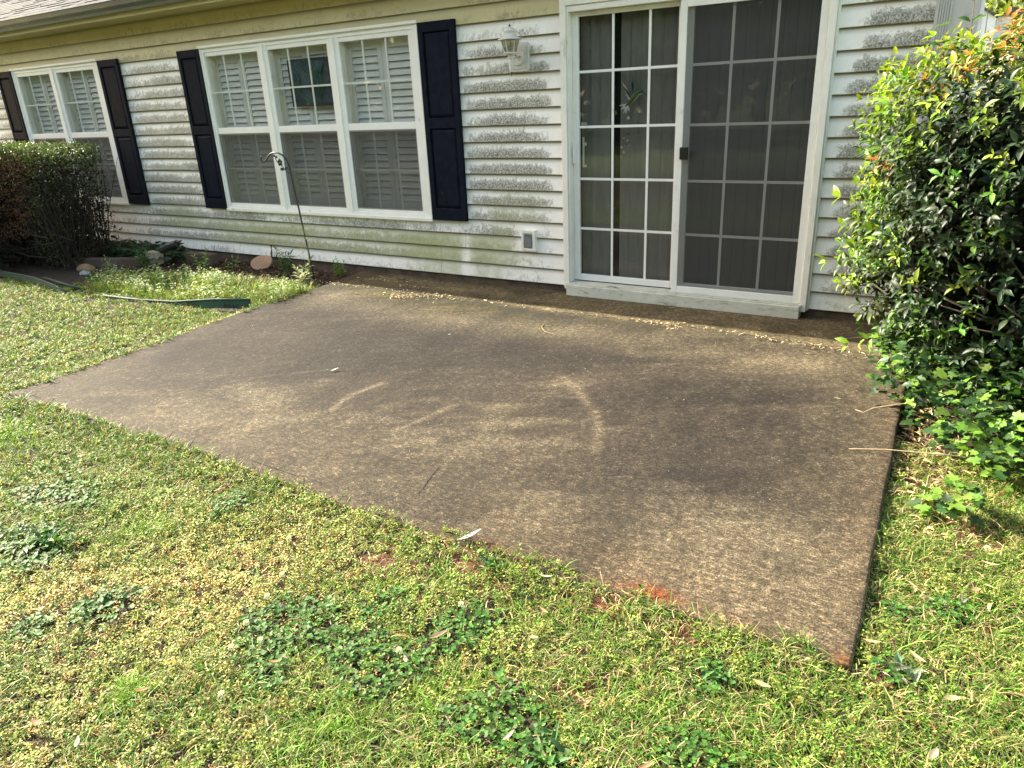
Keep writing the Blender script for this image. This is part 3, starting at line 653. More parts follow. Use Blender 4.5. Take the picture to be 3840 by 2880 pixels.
# wall lantern
ln = empty('wall_lantern', (-.355, 0, 1.86), 'white carriage lantern with clear glass panes mounted beside the patio door', 'wall lamp')
q = MB(); pl = [(-.445, 1.772), (-.43, 1.757), (-.283, 1.757), (-.268, 1.772), (-.268, 1.948), (-.283, 1.963), (-.43, 1.963), (-.445, 1.948)]
q.prism(pl, -.020, .012, lambda u, v, w_: (u, w_, v)); q.prism([(-.357 + (u + .357) * .80, 1.86 + (v - 1.86) * .80) for u, v in pl], -.027, -.0195, lambda u, v, w_: (u, w_, v)); q.build('mounting_block', LAMPW, ln, bevel=.002)
q = MB(); q.prism([(-.357 + .062 * math.cos(a), 1.862 + .062 * math.sin(a)) for a in np.linspace(0, 2 * math.pi, 29)[:-1]], -.040, -.0272, lambda u, v, w_: (u, w_, v)); q.build('canopy', LAMPW, ln, bevel=.003)
for sx, sz in ((-.369, 1.872), (-.329, 1.862)):
    q = MB(); q.prism([(sx - .006, sz), (sx, sz - .006), (sx + .006, sz), (sx, sz + .006)], -.0435, -.0402, lambda u, v, w_: (u, w_, v)); q.build('screw', BRASS, ln)
LX, LY = -.334, -.165
MB().tube([(-.357, -.04, 1.862), (-.353, -.08, 1.856), (-.342, -.13, 1.862), (LX, LY, 1.872)], .010, 8).build('arm', LAMPW, ln, smooth=True)
MB().lathe([(.006, 1.752), (.0115, 1.775), (.013, 1.80), (.0165, 1.835), (.019, 1.846), (.026, 1.850), (.026, 1.858), (.014, 1.862), (.016, 1.872), (.052, 1.876), (.056, 1.884), (.050, 1.889)], (LX, LY, 0), 18).build('lower_stem', LAMPW, ln)
MB().lathe([(.0015, 1.722), (.006, 1.738), (.008, 1.7525)], (LX, LY, 0), 10).build('finial', BRASS, ln)
q = MB()
for k in range(6):
    a = 2 * math.pi * (k + .5) / 6; q.tube([(LX + .046 * math.cos(a), LY + .046 * math.sin(a), 1.888), (LX + .071 * math.cos(a), LY + .071 * math.sin(a), 1.974)], .0042, 5)
q.build('cage_bar', LAMPW, ln)
q = MB(); n = 6
for k in range(6):
    a0 = 2 * math.pi * (k + .5) / 6; a1 = 2 * math.pi * (k + 1.5) / 6; b = len(q.v)
    for a, rr, z in ((a0, .043, 1.889), (a1, .043, 1.889), (a1, .068, 1.972), (a0, .068, 1.972)): q.v.append((LX + rr * math.cos(a), LY + rr * math.sin(a), z))
    q.f.append((b, b + 1, b + 2, b + 3))
q.build('lantern_glass', mat_glass('lantern_pane', (.72, .70, .62), tr=.85, base=.08), ln)
MB().lathe([(.009, 1.888), (.009, 1.922)], (LX, LY, 0), 10).build('socket', LAMPW, ln)
MB().lathe([(.006, 1.9225), (.009, 1.935), (.006, 1.955), (.001, 1.965)], (LX, LY, 0), 10).build('bulb', simple('bulb_glass', (.6, .5, .3), .2), ln)
MB().lathe([(.070, 1.9725), (.092, 1.975), (.090, 1.980), (.062, 1.990), (.048, 2.002), (.034, 2.006), (.034, 2.020), (.042, 2.030), (.043, 2.036), (.036, 2.046), (.024, 2.054), (.010, 2.058), (.010, 2.063)], (LX, LY, 0), 20).build('lantern_roof', LAMPW, ln)
MB().lathe([(.007, 2.0632), (.009, 2.068), (.003, 2.079), (.001, 2.083)], (LX, LY, 0), 10).build('finial', BRASS, ln)
# outlet
ou = empty('outdoor_outlet', (-.322, 0, .455), 'grey flip cover electrical outlet on a white block low on the siding', 'electrical outlet')
q = MB(); q.frame(-.388, -.256, .368, .540, .024, -.030, .012); q.box(-.364, -.280, -.022, .01, .392, .516); q.build('mounting_block', TRIM, ou, bevel=.003)
MB().box(-.359, -.287, -.036, -.0225, .397, .512).build('cover', GREYP, ou, bevel=.006)
MB().box(-.345, -.301, -.040, -.0362, .500, .508).build('hinge', simple('hinge', (.08, .08, .085), .5), ou)

# ================================================================ shepherd hook
sh = empty('shepherd_hook', (-2.50, -.42, -.02), 'black iron shepherd hook with curled top standing in front of the triple window', 'garden hook')
MB().tube([(-2.485, -.42, -.06), (-2.511, -.42, .224), (-2.535, -.42, .45), (-2.556, -.42, .62), (-2.574, -.42, .80), (-2.589, -.42, .915), (-2.598, -.42, 1.0), (-2.605, -.42, 1.077), (-2.631, -.42, 1.138), (-2.679, -.42, 1.18), (-2.72, -.42, 1.195), (-2.766, -.42, 1.202), (-2.805, -.42, 1.196), (-2.84, -.42, 1.184), (-2.868, -.42, 1.166), (-2.891, -.42, 1.146), (-2.912, -.42, 1.126), (-2.933, -.42, 1.118), (-2.955, -.42, 1.118), (-2.969, -.42, 1.13), (-2.972, -.42, 1.15), (-2.960, -.42, 1.166), (-2.948, -.42, 1.168)], [.0082] * 19 + [.0082, .008, .007, .005], 8).build('pole', IRON, sh, smooth=True)
MB().tube([(-2.598, -.42, 1.006), (-2.639, -.422, 1.027), (-2.673, -.423, 1.053), (-2.695, -.423, 1.084), (-2.712, -.424, 1.111)], .003, 6).tube([(-2.72, -.423, 1.10), (-2.765, -.42, 1.125), (-2.772, -.42, 1.16), (-2.785, -.42, 1.19)], .0035, 6).build('vine', IRON, sh, smooth=True)
for (cx, cz, a, L, W) in ((-2.673, 1.053, math.pi, .055, .030), (-2.665, 1.052, .45, .045, .028), (-2.775, 1.165, -.2, .04, .02), (-2.775, 1.165, 2.6, .03, .018)):
    q = MB(); q.prism([(L * u, W * v) for u, v in ((0, 0), (.25, .42), (.6, .5), (1, 0), (.6, -.5), (.25, -.42))], -.0018, .0018, lambda u, v, w_: (cx + u * math.cos(a) - v * math.sin(a), -.424 + w_, cz + u * math.sin(a) + v * math.cos(a))); q.build('iron_leaf', IRON, sh)
q = MB(); 
for k in range(5):
    a = 2 * math.pi * k / 5 + .4; cx, cz = -2.715 + .019 * math.cos(a), 1.113 + .019 * math.sin(a)
    q.prism([(.014 * math.cos(t), .014 * math.sin(t)) for t in np.linspace(0, 2 * math.pi, 9)[:-1]], -.002, .002 + k * .0004, lambda u, v, w_: (cx + u, -.427 + w_, cz + v))
q.build('iron_flower', IRON, sh)

# ================================================================ edging, border, bed things
def edging(name, label, pts, h, tilt=0.0, ribs=0):
    e = empty(name, (pts[0][0], pts[0][1], 0), label, 'garden edging', 'green plastic edging strips between lawn and bed')
    q = MB(); n = len(pts)
    for i in range(n - 1):
        (a, b, z), (c_, d_, z2) = pts[i], pts[i + 1]; dv = Vector((c_ - a, d_ - b, 0)).normalized(); s_ = Vector((-dv.y, dv.x, 0)); 
        if s_.y > 0: s_ = -s_
        bb = len(q.v)
        for (px, py, pz) in ((a, b, z), (c_, d_, z2)):
            P0 = Vector((px, py, pz)); q.v += [tuple(P0 + s_ * (.002 + tilt * h)), tuple(P0 - s_ * .002 + s_ * tilt * h), tuple(P0 - s_ * .002 + Vector((0, 0, h))), tuple(P0 + s_ * .002 + Vector((0, 0, h)))]
        q.f += [(bb, bb + 4, bb + 7, bb + 3), (bb + 3, bb + 7, bb + 6, bb + 2), (bb + 1, bb + 2, bb + 6, bb + 5), (bb, bb + 3, bb + 2, bb + 1), (bb + 4, bb + 5, bb + 6, bb + 7)]
    q.build('strip', EDGE, e)
    MB().tube([(a, b, z + h) for a, b, z in pts], .009, 8).build('rim', EDGE, e, smooth=True)
    if ribs:
        (a, b, z), (c_, d_, z2) = pts[-2], pts[-1]
        for k in range(ribs):
            t = 1 - k * .12; x_ = a + (c_ - a) * t; y_ = b + (d_ - b) * t; MB().box(x_ - .004, x_ + .004, y_ - .016, y_ - .004, z, z + h * .55).build('rib', EDGE, e)
edging('lawn_edging', 'dark green edging strip ending in ribs at the patio corner', [(-4.15, -1.56, -.084), (-3.6, -1.53, -.080), (-3.15, -1.495, -.062), (-2.66, -1.425, -.008), (-2.31, -1.335, .0)], .075, .12, 7)
edging('lawn_edging', 'dark green edging strip lying in the shade of the hedge', [(-7.4, -1.42, -.02), (-6.3, -1.46, -.02), (-5.5, -1.50, -.02), (-5.0, -1.58, -.03), (-4.62, -1.66, -.05)], .06, .1)
q = MB(); q.tube([(-5.6, -1.36, .0), (-5.0, -1.46, .005), (-4.66, -1.50, -.0)], .012, 8)
tag(q.build('edging_stake', EDGE, smooth=True), 'short green plastic rod beside the shaded edging strip', 'garden edging')
pb = empty('planter_border', (-5.3, -.65, 0), 'low dark brown timber border in front of the shaded ivy', 'garden border')
q = MB(); M = Matrix.Translation((-5.35, -.72, .03)) @ Matrix.Rotation(.36, 4, 'Z'); q.box(-.62, .48, -.045, .045, -.08, .075, M); q.build('timber', BRICK, pb, bevel=.01)
q = MB(); M = Matrix.Translation((-4.86, -.50, .02)) @ Matrix.Rotation(.3, 4, 'Z'); q.box(-.09, .07, -.055, .055, -.08, .15, M)
tag(q.build('border_block', BLOCK, bevel=.012), 'tan square block at the end of the timber border', 'block')
q = MB(); M = Matrix.Translation((-4.45, -.20, .02)) @ Matrix.Rotation(.05, 4, 'Z'); q.box(-.22, .20, -.06, .05, -.08, .10, M)
tag(q.build('garden_block', BRICK, bevel=.015), 'dark brown block half buried against the house foundation', 'block')
q = MB(); q.tube([(-4.93, -.47, .13), (-4.80, -.455, .18), (-4.66, -.44, .225), (-4.52, -.43, .265)], [.018, .04, .042, .036], 9)
q.tube([(-4.54, -.43, .262), (-4.44, -.42, .30)], [.028, .004], 6).tube([(-4.56, -.425, .245), (-4.42, -.41, .268)], [.02, .003], 6)
tag(q.build('split_log', SPLIT), 'blackened split log leaning across the tan block', 'log')
q = MB(); M = Matrix.Translation((-3.57, -.13, .055)) @ Matrix.Rotation(math.radians(20), 4, 'Z') @ Matrix.Rotation(math.radians(62), 4, 'X') @ Matrix.Rotation(.2, 4, 'Z')
pr = [(.125 * math.cos(a) * (1 + .05 * math.sin(3 * a)), .085 * math.sin(a) * (1 + .06 * math.cos(2 * a))) for a in np.linspace(0, 2 * math.pi, 21)[:-1]]
q.prism(pr, -.012, .012, lambda u, v, w_: tuple(M @ Vector((u, v, w_)))); tag(q.build('clay_dish', CLAY, bevel=.004), 'round tan clay disc leaning against the foundation', 'clay disc')
def rock(name, c_, r_, mat, label, seed):
    import bmesh
    bm = bmesh.new(); bmesh.ops.create_icosphere(bm, subdivisions=3, radius=1); rr = random.Random(seed); of = [Vector((rr.uniform(-1, 1), rr.uniform(-1, 1), rr.uniform(-1, 1))).normalized() for _ in range(9)]
    for v in bm.verts:
        d = min(1.0, min(.78 + .22 * rr.random() * 0 + 1.4 * max(0, 1 - v.co.dot(o_)) for o_ in of)); v.co = Vector((v.co.x * r_[0], v.co.y * r_[1], v.co.z * r_[2])) * d + Vector(c_)
    me = bpy.data.meshes.new(name); bm.to_mesh(me); bm.free(); me.materials.append(mat); o = bpy.data.objects.new(name, me); C.objects.link(o); tag(o, label, 'rock')
rock('rock', (-5.50, -.95, .02), (.13, .08, .055), ROCK1, 'brown rock lying beside the timber border near the hedge', 3)
rock('rock', (-5.33, -1.06, .0), (.07, .05, .035), ROCK2, 'small pale grey rock next to the brown rock', 5)

# ================================================================ VEGETATION
def in_view(P, mg=500):
    d = P - CAMP; q = d @ R_.T; z = np.maximum(q[:, 2], .05); u = 1920 + 2716 * q[:, 0] / z; v = 1440 + 2716 * q[:, 1] / z
    return (q[:, 2] > .05) & (u > -mg) & (u < 3840 + mg) & (v < 2880 + mg)
CLOV = [(1.10, -4.03, .22), (1.39, -4.03, .20), (1.27, -3.82, .12), (1.19, -4.2, .10), (1.85, -4.05, .16), (1.6, -3.8, .12), (-.22, -4.2, .3), (.41, -4.3, .12), (.3, -4.45, .1), (1.46, -3.47, .05), (2.36, -3.62, .08), (2.78, -3.36, .08), (2.0, -4.1, .1), (2.4, -3.9, .12), (2.76, -3.05, .06), (.2, -3.62, .12), (2.9, -2.95, .08), (-.5, -3.9, .2)]
LIME = [(.07, -3.86, .12), (1.24, -3.72, .07), (1.43, -4.14, .07), (1.67, -4.05, .05), (1.77, -3.97, .05), (1.5, -4.26, .07), (.87, -4.45, .08), (-1.5, -3.7, .2)]
BARE = [(1.05, -3.62, .085), (1.42, -3.50, .055), (2.02, -3.84, .06), (1.9, -3.69, .05), (2.96, -2.42, .16), (2.78, -1.95, .22), (2.72, -3.38, .05), (1.94, -3.45, .07), (2.2, -3.45, .06)]
YEL = [(.62, -4.02, .42), (.9, -4.5, .3), (.2, -4.3, .25)]
def patch(x, y, L): 
    r = np.zeros(len(x))
    for a, b, c in L: r = np.maximum(r, gauss(x, y, a, b, c))
    return r
def ground_pts(n, x0, x1, y0, y1):
    x = RNG.uniform(x0, x1, n); y = RNG.uniform(y0, y1, n); return x, y
def lawn():
    S = Scatter(); G = Scatter(); CL = Scatter()
    zones = [(-.8, 4.2, -5.6, -1.2, 5600), (-9.5, -.8, -5.6, -.55, 2900)]
    for (x0, x1, y0, y1, dens) in zones:
        n = int((x1 - x0) * (y1 - y0) * dens); x, y = ground_pts(n, x0, x1, y0, y1)
        P = np.stack([x, y, np.where(in_slab(x, y, 0), slab_top(y), ground_z(x, y))], 1); vis = in_view(P, 300) | (RNG.random(n) < .22)
        d = np.linalg.norm(P - CAMP, axis=1); keep = vis & (~in_slab(x, y, .004 - .03 * np.clip(fbm(x * 11, y * 11, 13, 3) - .40, 0, 1) * 4 * (x < 2.6))) & ~((x < -2.28) & (x > -2.75) & (y > -1.47) & (y < -1.33)) & (RNG.random(n) < np.clip(3.6 / d, .3, 1) ** 1.1) & (d > .9)
        keep &= ~((x > 2.6) & (y > -1.75)) & ~((x < -4.0) & (y > -.95)) & ~((x < -5.0) & (y > -1.5 + .0)) & ~((x < -2.2) & (y > -.62))
        P = P[keep]; x = P[:, 0]; y = P[:, 1]; d = d[keep]
        clv = patch(x, y, CLOV) * .85 + 1.15 * (fbm(x * 6.5, y * 6.5, 201, 4) - .5); lime = patch(x, y, LIME); bare = patch(x, y, BARE) + 1.3 * np.clip(fbm(x * 4.2, y * 4.2, 303, 4) - .53, 0, 1); yel = patch(x, y, YEL)
        gr = fbm(x * 1.9, y * 1.9, 222, 4) + .18 * sst(x, 1.2, 2.6) + .1 * sst(y, -3.6, -3.2); r = RNG.random(len(x))
        ok = r > np.clip(bare * 1.0, 0, .8)
        P = P[ok]; x, y, d, clv, lime, yel, gr, r = [a[ok] for a in (x, y, d, clv, lime, yel, gr, r)]
        rr = RNG.random(len(x)); sc = np.clip(d / 3.2, .95, 1.6)
        isc = (clv > .34 + .25 * RNG.random(len(x))) & (rr < .72); isg = (~isc) & (rr < np.clip(.12 + .42 * sst(gr, .45, .70) + .5 * lime - .2 * yel, .05, .8)); isw = ~(isc | isg)
        # pale seedlings: small paired leaflets on short stems
        p = P[isw]; k = 8; n = len(p); s_ = sc[isw]; h = (.004 + .10 * np.clip(fbm(p[:, 0] * 9, p[:, 1] * 9, 505, 3) - .25, 0, 1) ** 1.0 * RNG.random(n) ** .7)
        tn = fbm(p[:, 0] * 2.6, p[:, 1] * 2.6, 404, 4); yy = np.clip(yel[isw] * 1.1 + .9 * (tn - .45), 0, 1)[:, None]
        c0 = np.array([.26, .36, .055]); c1 = np.array([.66, .58, .20]); cg = np.array([.13, .26, .03])
        base = c0 * (1 - yy) + c1 * yy; gmix = (RNG.random(n) < .22)[:, None]; base = np.where(gmix, cg, base)
        orange = (RNG.random(n) < .05 + .12 * yel[isw])[:, None]; base = np.where(orange, np.array([.42, .22, .06]), base)
        az0 = RNG.uniform(0, 6.28, n)
        for j in range(k):
            a = az0 + j * 2.4; lv = (j + 1) / k; el = RNG.uniform(-.15, .7, n)
            U = np.stack([np.cos(a) * np.cos(el), np.sin(a) * np.cos(el), np.sin(el)], 1)
            Q = p + np.stack([np.cos(a) * .004, np.sin(a) * .004, h * (.25 + .75 * lv)], 1) + np.stack([np.cos(az0), np.sin(az0), az0 * 0], 1) * (h * .5 * lv)[:, None]
            Nn = np.array([0, 0, 1.]) + RNG.normal(0, .38, (n, 3)); L = RNG.uniform(.006, .0125, n) * s_; W = L * RNG.uniform(.48, .75, n)
            S.add(T_DIAM, Q, U, Nn, L, W, np.clip(base * .72 * np.exp(RNG.normal(-.04, .36, (n, 1))), .01, .85))
        # thin wiry stems lying between
        m_ = RNG.random(n) < .45; q = p[m_]; kk = len(q); a = RNG.uniform(0, 6.28, kk); el = RNG.uniform(.1, 1.1, kk)
        S.add(T_BLADE, q, np.stack([np.cos(a) * np.cos(el), np.sin(a) * np.cos(el), np.sin(el)], 1), rdir(kk, .6), RNG.uniform(.02, .06, kk), RNG.uniform(.0014, .0024, kk) * s_[m_], jit((.34, .30, .11), kk, .3))
        # grass blades
        p = P[isg]; n = len(p); s_ = sc[isg]; lm = np.clip(lime[isg] * 1.3, 0, 1)[:, None]
        tall = 1 + 1.1 * sst(p[:, 1], -1.45, -1.15) * (p[:, 0] < -2.2)
        for j in range(6):
            a = RNG.uniform(0, 6.28, n); el = RNG.uniform(.35, 1.35, n); U = np.stack([np.cos(a) * np.cos(el), np.sin(a) * np.cos(el), np.sin(el)], 1)
            Q = p + np.stack([RNG.normal(0, .008, n), RNG.normal(0, .008, n), np.zeros(n)], 1)
            Nn = np.stack([-np.cos(a) * np.sin(el), -np.sin(a) * np.sin(el), np.cos(el)], 1) + RNG.normal(0, .25, (n, 3))
            cc = jit((.080, .165, .020), n, .4); dry = (RNG.random(n) < .30)[:, None]; cc = np.where(dry, jit((.34, .27, .11), n, .3), cc); cc = cc * (1 - lm) + np.array([.20, .34, .03]) * lm
            S.add(T_BLADE, Q, U, Nn, RNG.uniform(.016, .055, n) * s_ ** .5 * tall, RNG.uniform(.0018, .0036, n) * s_, cc)
        # longer limp blades lying over each other
        q = np.repeat(p, 2, 0) + RNG.normal(0, .012, (2 * n, 3)) * np.array([1, 1, 0]); m2 = 2 * n; a = RNG.uniform(0, 6.28, m2); el = RNG.uniform(.05, .7, m2)
        cc = jit((.11, .22, .025), m2, .4); dry = (RNG.random(m2) < .28)[:, None]; cc = np.where(dry, jit((.30, .24, .11), m2, .35), cc)
        S.add(T_BLADE, q, np.stack([np.cos(a) * np.cos(el), np.sin(a) * np.cos(el), np.sin(el)], 1), np.array([0, 0, 1.]) + RNG.normal(0, .3, (m2, 3)), RNG.uniform(.04, .105, m2), RNG.uniform(.0018, .0034, m2) * np.repeat(s_, 2), cc)
        # clover
        p = P[isc]; n = len(p); s_ = sc[isc]; h = RNG.uniform(.005, .035, n); off = RNG.normal(0, .008, (n, 2))
        for j in range(3):
            a = az = RNG.uniform(0, 6.28, n) if j == 0 else a + 2.09; el = RNG.uniform(-.1, .35, n)
            U = np.stack([np.cos(a) * np.cos(el), np.sin(a) * np.cos(el), np.sin(el)], 1)
            S.add(T_HEX, p + np.stack([off[:, 0], off[:, 1], h], 1), U, np.array([0, 0, 1.]) + RNG.normal(0, .22, (n, 3)), RNG.uniform(.009, .015, n) * s_ ** .5, RNG.uniform(.010, .016, n) * s_ ** .5, jit((.05, .125, .018), n, .3))
    # dead thatch
    n = 34000; x, y = ground_pts(n, -.8, 3.8, -5.0, -1.3); P = np.stack([x, y, ground_z(x, y) + .006 + RNG.random(n) * .02], 1)
    k = in_view(P, 300) & ~in_slab(x, y, .004) & ~((x > 3.0) & (y > -1.9)); k &= RNG.random(n) < np.clip(.25 + patch(x, y, BARE) + sst(fbm(x * 1.9, y * 1.9, 909, 3), .45, .6) * .6, 0, 1)
    P = P[k]; n = len(P); a = RNG.uniform(0, 6.28, n); U = np.stack([np.cos(a), np.sin(a), RNG.normal(0, .18, n)], 1)
    S.add(T_BLADE, P, U, np.array([0, 0, 1.]) + RNG.normal(0, .3, (n, 3)), RNG.uniform(.02, .06, n), RNG.uniform(.002, .004, n), jit((.36, .27, .14), n, .35))
    o = S.build('lawn', GRASS); tag(o, 'patchy spring lawn of grass, clover and pale yellow seedlings around the patio', 'lawn', kind='stuff')
lawn()
# taller bright grass between edging strip and house
def tall_grass():
    S = Scatter(); n = 8500; x, y = ground_pts(n, -4.9, -2.18, -1.42, -.6)
    k = (y < -.68 - .12 * fbm(x * 3, y * 3, 7) - .25 * sst(-x, 4.0, 4.9)) & (x < slab_left(y) - .01) & (RNG.random(n) < np.clip(2.6 * (fbm(x * 3.4, y * 3.4, 88, 3) - .28), .04, 1)); x = x[k]; y = y[k]; n = len(x); P = np.stack([x, y, ground_z(x, y)], 1)
    k = ~((x > -2.75) & (y < -1.22)); x = x[k]; y = y[k]; P = P[k]; n = len(x)
    br = sst(fbm(x * 1.6 + 3, y * 1.6, 71, 3), .4, .6)[:, None]
    for j in range(4):
        a = RNG.uniform(0, 6.28, n); el = RNG.uniform(.5, 1.45, n); U = np.stack([np.cos(a) * np.cos(el), np.sin(a) * np.cos(el), np.sin(el)], 1)
        Nn = np.stack([-np.cos(a) * np.sin(el), -np.sin(a) * np.sin(el), np.cos(el)], 1) + RNG.normal(0, .2, (n, 3))
        cc = jit((.15, .24, .035), n, .3) * (1 - br) + jit((.27, .37, .05), n, .25) * br; dry = (RNG.random(n) < .12)[:, None]; cc = np.where(dry, jit((.45, .38, .18), n, .2), cc)
        S.add(T_BLADE, P + RNG.normal(0, .01, (n, 3)) * np.array([1, 1, 0]), U, Nn, RNG.uniform(.03, .13, n) * (.6 + .7 * fbm(P[:, 0] * 4, P[:, 1] * 4, 3, 3)), RNG.uniform(.003, .006, n), cc)
    # small white-green flowering weeds in it
    m_ = RNG.random(n) < .16; p = P[m_]; q = len(p)
    for j in range(6):
        a = RNG.uniform(0, 6.28, q); U = np.stack([np.cos(a), np.sin(a), RNG.uniform(-.2, .5, q)], 1); h = RNG.uniform(.02, .14, q)
        S.add(T_LEAF, p + np.stack([a * 0, a * 0, h], 1), U, np.array([0, 0, 1.]) + RNG.normal(0, .3, (q, 3)), RNG.uniform(.02, .035, q), RNG.uniform(.012, .018, q), jit((.34, .40, .20), q, .2))
    tag(S.build('tall_grass', GRASS), 'bright taller grass between the green edging strip and the house bed', 'grass', kind='stuff')
tall_grass()
def mulch():
    S = Scatter(); n = 5200; x, y = ground_pts(n, -5.6, -2.25, -.85, .02); k = x < slab_left(y) - .01; x = x[k]; y = y[k]; n = len(x)
    P = np.stack([x, y, ground_z(x, y) + RNG.random(n) * .018], 1); a = RNG.uniform(0, 6.28, n)
    c_ = np.where((RNG.random(n) < .2)[:, None], jit((.22, .14, .08), n, .3), jit((.065, .038, .024), n, .35))
    S.add(T_LEAF, P, np.stack([np.cos(a), np.sin(a), RNG.normal(0, .25, n)], 1), np.array([0, 0, 1.]) + RNG.normal(0, .35, (n, 3)), RNG.uniform(.02, .055, n), RNG.uniform(.006, .02, n), c_)
    tag(S.build('bark_mulch', DRYL), 'dark brown bark mulch along the foundation of the house', 'mulch', kind='stuff')
mulch()
def litter(name, label, pts, colr, lo=.012, hi=.03, wr=.28, zoff=.004, zr=.01, cat='leaf litter'):
    S = Scatter(); P = np.array(pts); n = len(P); a = RNG.uniform(0, 6.28, n); P[:, 2] += zoff + RNG.random(n) * zr
    L = RNG.uniform(lo, hi, n)
    S.add(T_LEAF, P, np.stack([np.cos(a), np.sin(a), RNG.normal(0, .16, n)], 1), np.array([0, 0, 1.]) + RNG.normal(0, .32, (n, 3)), L, L * wr * RNG.uniform(.7, 1.5, n), jit(colr, n, .25))
    return tag(S.build(name, DRYL), label, cat, kind='stuff')
def cloud(spec, topf):
    out = []
    for (cx, cy, sx, sy, n, ang) in spec:
        for _ in range(n):
            u, v = random.gauss(0, sx), random.gauss(0, sy); x = cx + u * math.cos(ang) - v * math.sin(ang); y = cy + u * math.sin(ang) + v * math.cos(ang); out.append((x, y, float(topf(x, y))))
    return out
tp = lambda x, y: slab_top(y) + .004
spec = [(-1.30, -.60, .10, .045, 70, 0), (-1.06, -.58, .12, .05, 70, 0), (-1.25, -.64, .07, .03, 45, 0), (-.95, -.50, .14, .02, 35, 0), (-1.75, -.22, .17, .02, 34, .1), (-1.35, -.33, .10, .02, 30, 0), (-2.0, -.50, .18, .02, 40, 0), (1.06, -.53, .09, .03, 46, 0), (1.12, -.58, .05, .03, 20, 0), (1.9, -.62, .16, .02, 26, -.1), (2.35, -.66, .12, .04, 30, 0)]
pts = cloud(spec, tp)
for _ in range(130):
    x = random.uniform(-2.2, 2.55); pts.append((x, float(crack_y(x)) + random.gauss(-.012, .016), float(slab_top(-.5)) + .003))
litter('leaf_litter', 'drift of pale dry leaf scraps caught along the open crack in the patio', pts, (.50, .40, .24), .012, .036)
pts = [(random.uniform(-2.15, 2.6), random.uniform(-3.3, -.05)) for _ in range(230)]; pts = [(x, y, float(slab_top(y))) for x, y in pts]
pts += [(random.gauss(-.62, .13), random.gauss(-1.35, .07), float(slab_top(-1.3))) for _ in range(22)]
litter('leaf_scraps', 'tiny pale seeds and leaf crumbs strewn over the patio concrete', pts, (.42, .37, .27), .003, .009, .4, .003, .003)
pts = []
for _ in range(850):
    y = random.uniform(-3.3, -1.0); x = slab_right(y) + abs(random.gauss(0, .16)) + .01; pts.append((x, y, float(ground_z(x, y))))
pts = [p_ for p_ in pts if p_[1] > -2.5 or random.random() < .22]
litter('leaf_litter', 'tan dry leaves and straw beside the right edge of the patio', pts, (.52, .38, .20), .02, .055, .2, .004, .02)
pts = []
for _ in range(210):
    y = random.uniform(-3.3, -1.5); x = slab_left(y) - abs(random.gauss(0, .02)) - .005; pts.append((x, y, float(ground_z(x, y)) + .025))
for _ in range(150):
    x = random.uniform(-2.1, 2.6); pts.append((x, SF - abs(random.gauss(0, .02)), -.015))
litter('leaf_litter', 'pale scraps gathered along the front and left edges of the slab', pts, (.55, .48, .33), .010, .026, .35)

def stem_tubes(mb, P, D, L, r0, n=4, curve=.2):
    for p, d, l in zip(P, D, L):
        p = Vector(p); d = Vector(d); s_ = Vector((random.uniform(-1, 1), random.uniform(-1, 1), random.uniform(-.3, 1))) * curve
        mb.tube([p, p + (d + s_ * .3) * l * .4, p + (d + s_ * .9) * l], [r0, r0 * .7, r0 * .4], n, cap=False)
